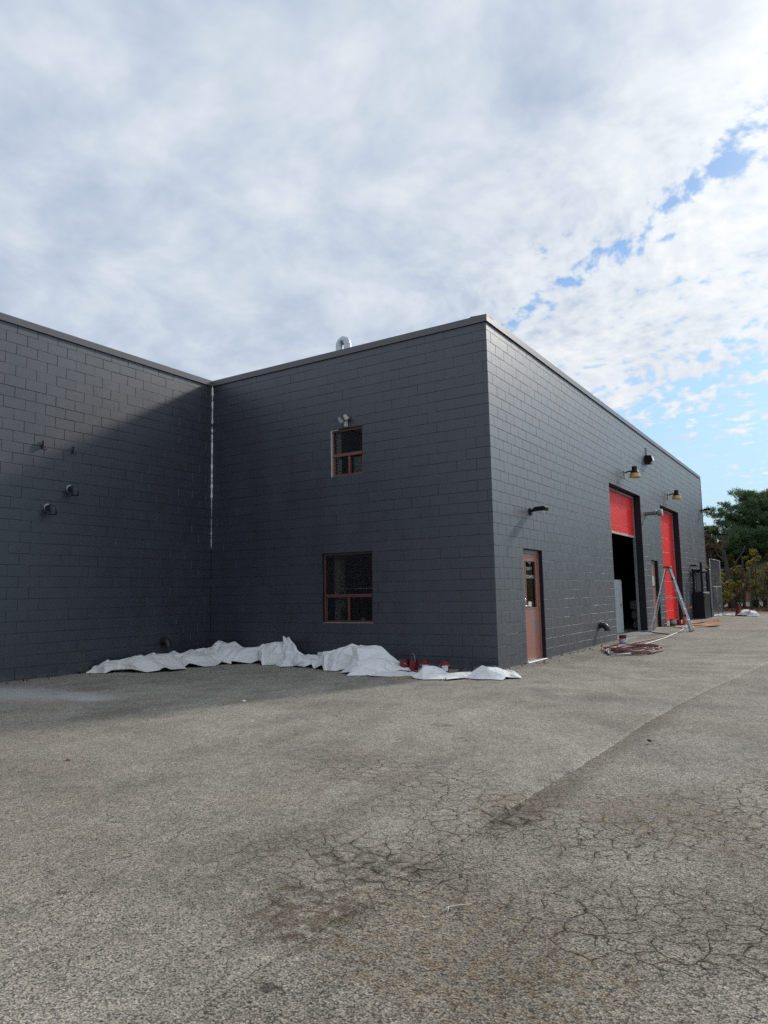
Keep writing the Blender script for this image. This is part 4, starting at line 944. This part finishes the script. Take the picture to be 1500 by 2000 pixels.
def post(x, y, h, r, label, mat='grey_metal'):
    t0 = thing('fence_post', label, 'post', (x, y, gz(y)))
    MB().tube([(0, 0, 0), (0, 0, h)], r, 10).build('pole', mat, t0, smooth=True, angle=40)
    MB().lathe([(r * 1.15, h - .03), (r * 1.15, h), (r * .6, h + .03), (0, h + .035)], 10).build('cap', mat, t0, smooth=True)
    for z_ in (.35, h * .5, h - .25): MB().lathe([(r * 1.25, z_ - .025), (r * 1.25, z_ + .025)], 10).build('hinge_band', mat, t0, smooth=True)
post(.42, 21.05, 2.05, .045, 'dark steel gate post nearest the black cabinet', 'black_metal'); post(.40, 21.45, 2.0, .05, 'grey steel gate post carrying the chain link gate', 'grey_metal')
def wires(x0, x1, z0, z1, p, r=.0022):
    mb = MB(); Wd, Hh = x1 - x0, z1 - z0
    for sgn in (1, -1):
        q = -Hh
        while q < Wd:
            a = [q, 0.0]; b = [q + Hh, Hh]
            if a[0] < 0: a = [0, -q]
            if b[0] > Wd: b = [Wd, Wd - q]
            if sgn < 0: a[0] = Wd - a[0]; b[0] = Wd - b[0]
            P0 = (x0 + a[0], .004 * sgn, z0 + a[1]); P1 = (x0 + b[0], .004 * sgn, z0 + b[1])
            if (Vector(P0) - Vector(P1)).length > .02: mb.tube([P0, P1], r, 3, cap=False)
            q += p
    return mb
ga = Vector((.42, 21.6)); gb = Vector((.40, 24.7)); gl_ = (gb - ga).length
gt_ = thing('chain_link_gate', 'tall chain link gate folded back along the building end', 'gate', (ga.x, ga.y, gz(22) + .05), math.atan2(gb.y - ga.y, gb.x - ga.x))
for nm, a, b in (('stile', (0, 0, 0), (0, 0, 2.42)), ('stile', (gl_, 0, 0), (gl_, 0, 2.42)), ('rail', (0, 0, 0), (gl_, 0, 0)), ('rail', (0, 0, 2.42), (gl_, 0, 2.42)), ('rail', (0, 0, 1.22), (gl_, 0, 1.22)), ('brace', (gl_ * .5, 0, 0), (gl_ * .5, 0, 1.22))):
    MB().tube([a, b], .022, 8).build(nm, 'gate_steel', gt_, smooth=True)
wires(0, gl_, 0, 2.42, .085, .0022).build('wire_mesh', 'gate_steel', gt_)
tag(gt_.children[-1], kind='stuff')
fe = thing('chain_link_fence', 'rusty chain link fence running in front of the trees', 'fence', (-2.0, 31.0, gz(31)))
for i in range(8): MB().tube([(i * 3.0, 0, 0), (i * 3.0, 0, 2.25)], .022, 8).build('post', 'rusty_pipe', fe, smooth=True)
for i in range(7): MB().tube([(i * 3.0, 0, 2.2), (i * 3.0 + 3, 0, 2.2)], .011, 8).build('top_rail', 'rusty_pipe', fe, smooth=True)
tag(wires(0, 21, .05, 2.2, .10, .0016).build('wire_mesh', 'rusty_pipe', fe), kind='stuff')
bf = thing('board_fence', 'olive board fence standing behind the trees', 'fence', (.25, 37.2, .2))
r = random.Random(2)
for i in range(104):
    x = i * .155; MB().cbox(x, x + .148, 0, .022 + r.uniform(0, .008), .45, 2.75 + r.uniform(-.01, .01), b=.004).build('board', 'olive_board', bf)
for z_ in (.7, 1.6, 2.5): MB().cbox(0, 16.1, .032, .08, z_, z_ + .09, b=.004).build('rail', 'olive_board', bf)
for i in range(9): MB().cbox(i * 1.8, i * 1.8 + .1, .082, .18, 0, 2.8, b=.006).build('post', 'olive_board', bf)
# tarp with can beyond the gate
tarp('drop_cloth', 'white drop cloth trailing across the asphalt beyond the gate', [(.30, 21.7, .10, .04), (.8, 22.4, .16, .07), (1.2, 22.7, .2, .10), (1.55, 22.6, .34, .26), (1.85, 21.9, .32, .20), (2.02, 21.3, .2, .10)], .15, .05, 41, 'canvas', zofs=gt(22), wall=False)
paint_can((1.30, 22.3, gt(22.3) + .0), 'red paint can, lower of two stacked by the far drop cloth', 0, .3, sc=1.25)
paint_can((1.33, 22.3, gt(22.3) + .245), 'red paint can stacked on another by the far drop cloth', 0, .8, True, sc=1.0)

# ------------------------------------------------------------------ planting
def leaf_cloud(centres, sizes, per, ls, rs, flat=1.0):
    """per small quads scattered around each clump centre"""
    C_ = np.repeat(np.asarray(centres, float), per, 0); Sz = np.repeat(np.asarray(sizes, float), per)
    n_ = len(C_); d = rs.randn(n_, 3); d /= np.linalg.norm(d, axis=1, keepdims=True); rad = rs.rand(n_) ** .45
    P = C_ + d * (rad * Sz)[:, None] * np.array([1, 1, flat])
    a = rs.randn(n_, 3); a /= np.linalg.norm(a, axis=1, keepdims=True); b = np.cross(a, rs.randn(n_, 3)); b /= np.linalg.norm(b, axis=1, keepdims=True) + 1e-9
    l_ = ls * rs.uniform(.6, 1.4, n_)
    V = np.stack([P - a * l_[:, None] * .5, P + b * l_[:, None] * .36, P + a * l_[:, None] * .5, P - b * l_[:, None] * .36], 1).reshape(-1, 3)
    return V, np.arange(n_ * 4).reshape(-1, 4)
def needles(centres, sizes, per, ln, rs, flat=.45):
    C_ = np.repeat(np.asarray(centres, float), per, 0); Sz = np.repeat(np.asarray(sizes, float), per); n_ = len(C_)
    d = rs.randn(n_, 3); d /= np.linalg.norm(d, axis=1, keepdims=True)
    P = C_ + d * (rs.rand(n_) ** .5 * Sz)[:, None] * np.array([1, 1, flat])
    a = d + rs.randn(n_, 3) * .5 + np.array([0, 0, .55]); a /= np.linalg.norm(a, axis=1, keepdims=True); b = np.cross(a, rs.randn(n_, 3)); b /= np.linalg.norm(b, axis=1, keepdims=True) + 1e-9
    l_ = ln * rs.uniform(.6, 1.3, n_)
    V = np.stack([P - b * .02, P + b * .02, P + a * l_[:, None] + b * .004], 1).reshape(-1, 3)
    return V, np.arange(n_ * 3).reshape(-1, 3)
def limbs(mb, base, top, r0, r1, r, n_=7, wob=.12):
    a = Vector(base); b = Vector(top); pts = []
    for i in range(n_): 
        q = i / (n_ - 1); p = a.lerp(b, q)
        if 0 < i: p += Vector((r.uniform(-wob, wob), r.uniform(-wob, wob), r.uniform(-wob, wob) * .4))
        pts.append(p)
    mb.tube(pts, [r0 + (r1 - r0) * i / (n_ - 1) for i in range(n_)], 7); return pts
def pine(loc, h, rad, label, seed, low=.42):
    t0 = thing('pine_tree', label, 'tree', loc, 0, 'trees behind the fence'); r = random.Random(seed); rs = np.random.RandomState(seed); mb = MB()
    tr = limbs(mb, (0, 0, -.1), (r.uniform(-.3, .3), r.uniform(-.3, .3), h * .93), .20, .04, r, 9, .10)
    def at(q): f = min(7.999, max(0, q * 8)); return tr[int(f)].lerp(tr[int(f) + 1], f - int(f))
    cs, sz = [], []
    for tier in range(9):                              # boughs come in tiers with sky between them
        qt = low + (1 - low) * tier / 8.5
        for kk in range(r.randint(5, 7) if tier < 7 else 4):
            q = min(.99, qt + r.uniform(-.045, .045)); p = at(q); ln = rad * (1.08 - (max(0.0, q - low) / (1 - low)) ** 1.15 * .86) * r.uniform(.55, 1.08); a = r.uniform(0, 2 * PI)
            e = p + Vector((math.cos(a) * ln, math.sin(a) * ln, ln * r.uniform(-.10, .42)))
            limbs(mb, p, e, .05, .012, r, 5, .07)
            for s_ in range(int(7 + ln * 8.0)):
                f = r.uniform(.30, 1.05) ** .8; sp = .18 + .24 * f
                b0 = p.lerp(e, f) + Vector((r.gauss(0, sp), r.gauss(0, sp), r.uniform(-.05, .30))); cs.append(b0); sz.append(r.uniform(.15, .30))
    for s_ in range(6): cs.append(tr[-1] + Vector((r.gauss(0, .15), r.gauss(0, .15), r.uniform(-.2, .25)))); sz.append(.2)
    mb.build('trunk', 'bark', t0, smooth=True)
    V, F = needles(cs, sz, 70, .15, rs, .6); raw_mesh('crown', V, F, 'pine_needles', t0)
    return t0
def bush(loc, h, rad, label, seed, mat, dens=1.0, bare=False, name='shrub', ls=.10, cat='shrub', low=.15, group='shrubs behind the fence', sub=None):
    t0 = thing(name, label, cat, loc, 0, group); r = random.Random(seed); rs = np.random.RandomState(seed); mb = MB(); cs, sz = [], []
    ns = 7 if name == 'shrub' else 1; starts = []
    if name != 'shrub':
        tr = limbs(mb, (0, 0, -.1), (r.uniform(-.3, .3), r.uniform(-.2, .2), h * .8), .13, .04, r, 8, .09); starts = [(tr[i], max(.03, .06 - .004 * i)) for i in range(3, 8) for _ in range(3)]
    else: starts = [(Vector((r.uniform(-.25, .25) * rad, r.uniform(-.25, .25) * rad, 0)), .03) for _ in range(ns)]
    for p, r0 in starts:
        a = r.uniform(0, 2 * PI); up = r.uniform(.35, 1.0)
        e = Vector((math.cos(a) * rad * r.uniform(.4, 1), math.sin(a) * rad * r.uniform(.4, 1), max(p.z + .3, h * up * .92)))
        pts = limbs(mb, p, e, r0, .008, r, 6, .10)
        for s_ in range(5):
            i0 = r.randrange(2, 6); e2 = pts[i0] + Vector((r.uniform(-.5, .5), r.uniform(-.5, .5), r.uniform(-.05, .55))) * (rad * .55)
            limbs(mb, pts[i0], e2, .010, .004, r, 4, .05)
            if r.random() < dens: cs.append(e2); sz.append(r.uniform(.16, .38) * rad * .55)
            if r.random() < dens * .6: cs.append(pts[i0].lerp(e2, .5)); sz.append(r.uniform(.15, .35) * rad * .55)
    mb.build('stems' if name == 'shrub' else 'trunk', 'bark', t0, smooth=True)
    if cs:
        V, F = leaf_cloud(cs, sz, 90 if not bare else 16, ls, rs, .9); raw_mesh('foliage' if name == 'shrub' else 'crown', V, F, mat, t0)
    return t0
zb = .195
TG = 'trees behind the fence'
for i, (x, y, h_, rd, m_, lab) in enumerate(((-1.9, 37.2, 4.8, 1.3, 'leaves_brown', 'tall brown tree filling the gap beside the building end'), (-.6, 37.6, 4.4, 1.4, 'leaves_olive', 'olive tree behind the round saw cut'), (.8, 41.5, 5.2, 1.8, 'leaves_brown', 'brown tree low behind the tallest pine'), (1.9, 42.0, 5.0, 1.7, 'leaves_yellow', 'yellow tree behind the olive board fence'), (3.9, 40.0, 5.2, 1.8, 'leaves_brown', 'brown tree above the olive board fence, right of the pine'), (-3.6, 40.5, 5.0, 1.8, 'leaves_olive', 'olive tree hidden behind the building end'), (10.5, 41.0, 6.0, 2.2, 'leaves_olive', 'olive tree far right behind the board fence'), (14.0, 42.0, 6.5, 2.4, 'leaves_brown', 'brown tree farthest right behind the board fence'))):
    BUSHES = (x, y, zb), h_, rd, lab, 150 + i, m_, 1.0
    bush(*BUSHES, name='leafy_tree', cat='tree', group=TG, ls=.13)
bush((-8.6, 36.0, zb), 9.6, 1.6, 'bare treetop just showing over the far roof edge', 171, 'leaves_brown', .25, name='leafy_tree', cat='tree', group=TG)
pine((.35, 39.5, zb), 7.6, 3.9, 'dark green pine with layered boughs, tallest beyond the fence', 101, .36)
pine((2.3, 40.5, zb), 7.7, 3.2, 'dark green pine cut by the right edge of the photo', 102, .45)
pine((6.4, 41.5, zb), 8.6, 2.5, 'dark green pine standing right of the others', 103, .4)
bush((-1.75, 38.5, zb), 5.6, 1.0, 'slim dark leafy tree against the end of the building', 110, 'leaves_olive', .8, name='leafy_tree', cat='tree', group='trees behind the fence')
bush((-1.6, 35.0, zb), 4.1, 1.1, 'brown leaved tree close to the building end', 111, 'leaves_brown', .9, name='leafy_tree', cat='tree', group='trees behind the fence')
bush((.2, 40.5, zb), 4.6, 1.6, 'brown twiggy tree under the pine boughs', 118, 'leaves_brown', .9, name='leafy_tree', cat='tree', group='trees behind the fence')
bush((2.2, 38.8, zb), 4.4, 1.5, 'twiggy tree with olive leaves at the right edge', 119, 'leaves_olive', .9, name='leafy_tree', cat='tree', group='trees behind the fence')
bush((-.95, 33.2, zb), 2.6, 1.0, 'yellow leaved shrub just beyond the chain link gate', 112, 'leaves_yellow', 1.0)
bush((-.70, 32.2, zb), 2.4, .95, 'green and yellow shrub low beside the gate', 113, 'leaves_yellow', 1.0)
bush((.0, 35.2, zb), 3.6, 1.2, 'yellow leaved shrub arching over the cut trunk', 114, 'leaves_yellow', .9, ls=.12)
bush((1.05, 35.6, zb), 3.5, 1.1, 'thin yellow shrub in front of the olive board fence', 115, 'leaves_yellow', .5)
bush((1.6, 36.2, zb), 3.7, 1.1, 'red and orange leaved shrub near the olive boards', 116, 'leaves_red', .35)
bush((-1.5, 33.0, zb), 3.3, 1.0, 'dense brown shrub hard against the wall end', 117, 'leaves_brown', 1.0)
for i, (x, y, m_, lab) in enumerate(((3.4, 33.6, 'leaves_olive', 'olive shrub right of the photo edge'), (5.2, 33.4, 'leaves_yellow', 'yellow shrub further right along the fence'), (7.2, 33.8, 'leaves_brown', 'brown shrub further right along the fence'), (9.3, 33.5, 'leaves_olive', 'olive shrub at the far right of the fence'))):
    bush((x, y, zb), 3.4, 1.3, lab, 130 + i, m_, .9)
# pruned tree: stout trunk with a pale saw cut and one limb sweeping right
tt = thing('pruned_tree', 'dark trunk with a pale round saw cut and limb sweeping right', 'tree', (-.28, 33.6, zb), 0, 'trees behind the fence')
r = random.Random(9); mb = MB()
limbs(mb, (0, 0, -.1), (-.25, .1, 4.2), .20, .07, r, 9, .05)
for a, b, r0, r1 in (((-.08, 0, 1.8), (.9, .2, 3.6), .07, .02), ((-.2, 0, 3.0), (-.9, .3, 4.6), .06, .02), ((-.2, .05, 3.4), (.4, .4, 5.0), .05, .015), ((-.15, 0, 2.6), (-1.0, -.2, 3.9), .05, .015)): limbs(mb, a, b, r0, r1, r, 7, .07)
mb.tube([(.02, 0, .55), (.35, -.05, .80), (.75, -.05, 1.25), (1.05, -.03, 1.9), (1.25, 0, 2.6), (1.55, .05, 3.1)], [.09, .08, .07, .06, .045, .03], 7)
mb.tube([(-.02, 0, 1.35), (-.13, -.18, 1.52)], [.11, .10], 9)
mb.build('trunk', 'bark', tt, smooth=True)
MB().lathe([(0, .004), (.085, .004), (.098, -.004)], 14, (-.135, -.19, 1.53), Vector((-.35, -.9, .25)).to_track_quat('Z', 'Y').to_matrix().to_4x4()).build('saw_cut', 'cut_wood', tt)
t2 = thing('cut_stump', 'slender dark trunk with a torn orange wound near the olive fence', 'tree', (.35, 33.9, zb), 0, 'trees behind the fence')
mb = MB(); limbs(mb, (0, 0, -.1), (.05, 0, 3.0), .085, .05, r, 8, .03); mb.build('trunk', 'bark', t2, smooth=True)
MB().obox((-.02, -.10, 1.02), (.03, -.11, 1.45), .15, .05).build('wound', 'cut_wood', t2)
# leaf litter, pebbles, flakes
rs = np.random.RandomState(77)
n_ = 5200; cx = rs.uniform(-3.5, 9, n_); cy = 29.0 + rs.rand(n_) ** 1.6 * 8
V, F = leaf_cloud(np.stack([cx, cy, np.full(n_, zb + .02)], 1), np.full(n_, .03), 1, .13, rs, .3); tag(raw_mesh('leaf_litter', V, F, 'leaves_litter'), 'reddish fallen leaves banked along the foot of the fence', 'leaf litter', kind='stuff')
mb = MB(); mb.add([(-14, 28.9, zb + .004), (30, 28.6, zb + .004), (30, 60, zb + .004), (-14, 60, zb + .004)], [(0, 1, 2, 3)])
simple('soil', (.085, .062, .045), .95, 0, .35, 4, .5, 30); tag(mb.build('soil_bed', 'soil'), 'brown soil under the trees beyond the asphalt', 'soil', kind='structure')
def pebbles(name, label, pts, s0, s1, mat, seed, flat=.6):
    r = np.random.RandomState(seed); pts = np.asarray(pts); n_ = len(pts); s = r.uniform(s0, s1, n_) * r.uniform(.5, 1.2, n_)
    base = np.array([(1, 0, 0), (-.5, .87, 0), (-.5, -.87, 0), (.3, .1, .8), (-.3, .3, .7)]); F0 = np.array([(0, 1, 3), (1, 4, 3), (1, 2, 4), (2, 0, 3), (2, 3, 4)])
    a = r.uniform(0, 2 * PI, n_); ca, sa = np.cos(a), np.sin(a); B = np.repeat(base[None], n_, 0) * (1 + r.uniform(-.35, .35, (n_, 5, 3)))
    V = np.stack([B[..., 0] * ca[:, None] - B[..., 1] * sa[:, None], B[..., 0] * sa[:, None] + B[..., 1] * ca[:, None], B[..., 2] * flat], -1) * s[:, None, None] + pts[:, None, :]
    F = (F0[None] + (np.arange(n_) * 5)[:, None, None]).reshape(-1, 3)
    tag(raw_mesh(name, V.reshape(-1, 3), F, mat), label, name.replace('_', ' '), kind='stuff')
n_ = 2600; yy_ = rs.uniform(.2, 7.7, n_); xx_ = .01 + np.abs(rs.randn(n_)) * .13
pebbles('loose_gravel', 'tan loose gravel along the foot of the side wall', np.stack([xx_, yy_, [gt(q) for q in yy_]], 1), .004, .014, 'stone_grey', 1)
n_ = 700; xx_ = rs.uniform(-W, 0, n_); yy_ = -.01 - np.abs(rs.randn(n_)) * .09
pebbles('front_debris', 'grit and paint chips at the foot of the front wall', np.stack([xx_, yy_, [gt(q) for q in yy_]], 1), .003, .011, 'stone_grey', 6)
n_ = 900; yy_ = rs.uniform(-13, -.02, n_); xx_ = -W + .01 + np.abs(rs.randn(n_)) * .10
pebbles('wall_debris', 'grit and paint chips at the foot of the wing', np.stack([xx_, yy_, [gt(q) for q in yy_]], 1), .003, .010, 'stone_grey', 2)
n_ = 1500; xx_ = rs.uniform(-5, 6.5, n_); yy_ = rs.uniform(-10.5, 6, n_)
pebbles('loose_grit', 'loose small stones scattered over the asphalt', np.stack([xx_, yy_, [gt(q) if x_ < 3.3 else gz(q) + .002 for x_, q in zip(xx_, yy_)]], 1), .002, .0065, 'stone_grey', 3)
n_ = 70; xx_ = rs.uniform(-6, 2.5, n_); yy_ = rs.uniform(-7, -1.2, n_)
pebbles('paint_flakes', 'scattered white paint flakes on the asphalt', np.stack([xx_, yy_, [gt(q) for q in yy_]], 1), .006, .020, 'flake_white', 4, .15)
n_ = 170; xx_ = np.concatenate([rs.uniform(-W + .03, .4, 60), -W + .04 + np.abs(rs.randn(60)) * .15, .03 + np.abs(rs.randn(50)) * .2]); yy_ = np.concatenate([-.03 - np.abs(rs.randn(60)) * .18, rs.uniform(-9, -.1, 60), rs.uniform(.2, 7.6, 50)])
V, F = leaf_cloud(np.stack([xx_, yy_, [gt(q) + .012 for q in yy_]], 1), np.full(n_, .012), 1, .055, rs, .3); tag(raw_mesh('dry_leaves', V, F, 'leaves_brown'), 'dry brown leaves blown against the foot of the walls', 'dry leaves', kind='stuff')
tw = thing('forked_twig', 'pale forked twig lying in the foreground', 'twig', (3.66, -8.85, .004))
MB().tube([(-.035, -.06, .004), (-.03, -.015, .008), (.0, .03, .006), (.05, .055, .012)], [.0032, .004, .0036, .0026], 6).build('stem', 'twig', tw, smooth=True); MB().tube([(-.03, -.015, .008), (-.012, -.055, .006)], [.0035, .002], 6).build('fork', 'twig', tw, smooth=True)
for (x, y, s_, m_, lab) in ((-1.58, -4.69, .028, 'flake_white', 'white stone lying alone on the shaded asphalt'), (-.55, -7.93, .018, 'clay', 'small orange brick chip on the left foreground asphalt'), (3.62, -4.90, .022, 'black_plastic', 'small black lump on the asphalt at right')):
    bm = bmesh.new(); bmesh.ops.create_icosphere(bm, subdivisions=2, radius=s_); q = random.Random(int(x * 100))
    for vtx in bm.verts: vtx.co = Vector((vtx.co.x * 1.2, vtx.co.y, vtx.co.z * .55)) * q.uniform(.82, 1.12)
    o = MB().bm(bm).build('stone_chip', m_, None, smooth=True); o.location = (x, y, GO + s_ * .4); tag(o, lab, 'stone')
wd_ = thing('weed_tuft', 'small green weed tuft at the foot of the wing', 'weed', (-W + .05, -3.35, GO)); mb = MB(); r = random.Random(4)
for i in range(40):
    a = r.uniform(0, 2 * PI); h_ = r.uniform(.03, .09); e = Vector((math.cos(a) * h_ * .9 + .03, math.sin(a) * h_ * 1.4, h_)); sdv = Vector((-math.sin(a), math.cos(a), 0)) * .006
    mb.add([-sdv, sdv, e], [(0, 1, 2)])
mb.build('blades', 'grass_green', wd_)
# brick house far behind the trees
hs = thing('brick_house', 'red brick house showing through the trees far behind', 'house', (-3.5, 62, zb))
MB().box(-6, 7, 0, 8, 0, 4.6).build('wall', 'brick_far', hs)
MB().prism([(-.6, 4.6), (8.6, 4.6), (4, 5.8)], -6.5, 7.5, 'x').build('roof', 'roof_far', hs)
for x in (-4, -1, 2, 5):
    for z_ in (1, 2.9):
        w_ = MB().cbox(x - .55, x + .55, -.06, .05, z_ - .05, z_ + 1.35, b=.02).build('window', 'white_paint', hs); MB().box(x - .47, x + .47, -.075, -.062, z_ + .03, z_ + 1.27).build('pane', 'window_far', w_)
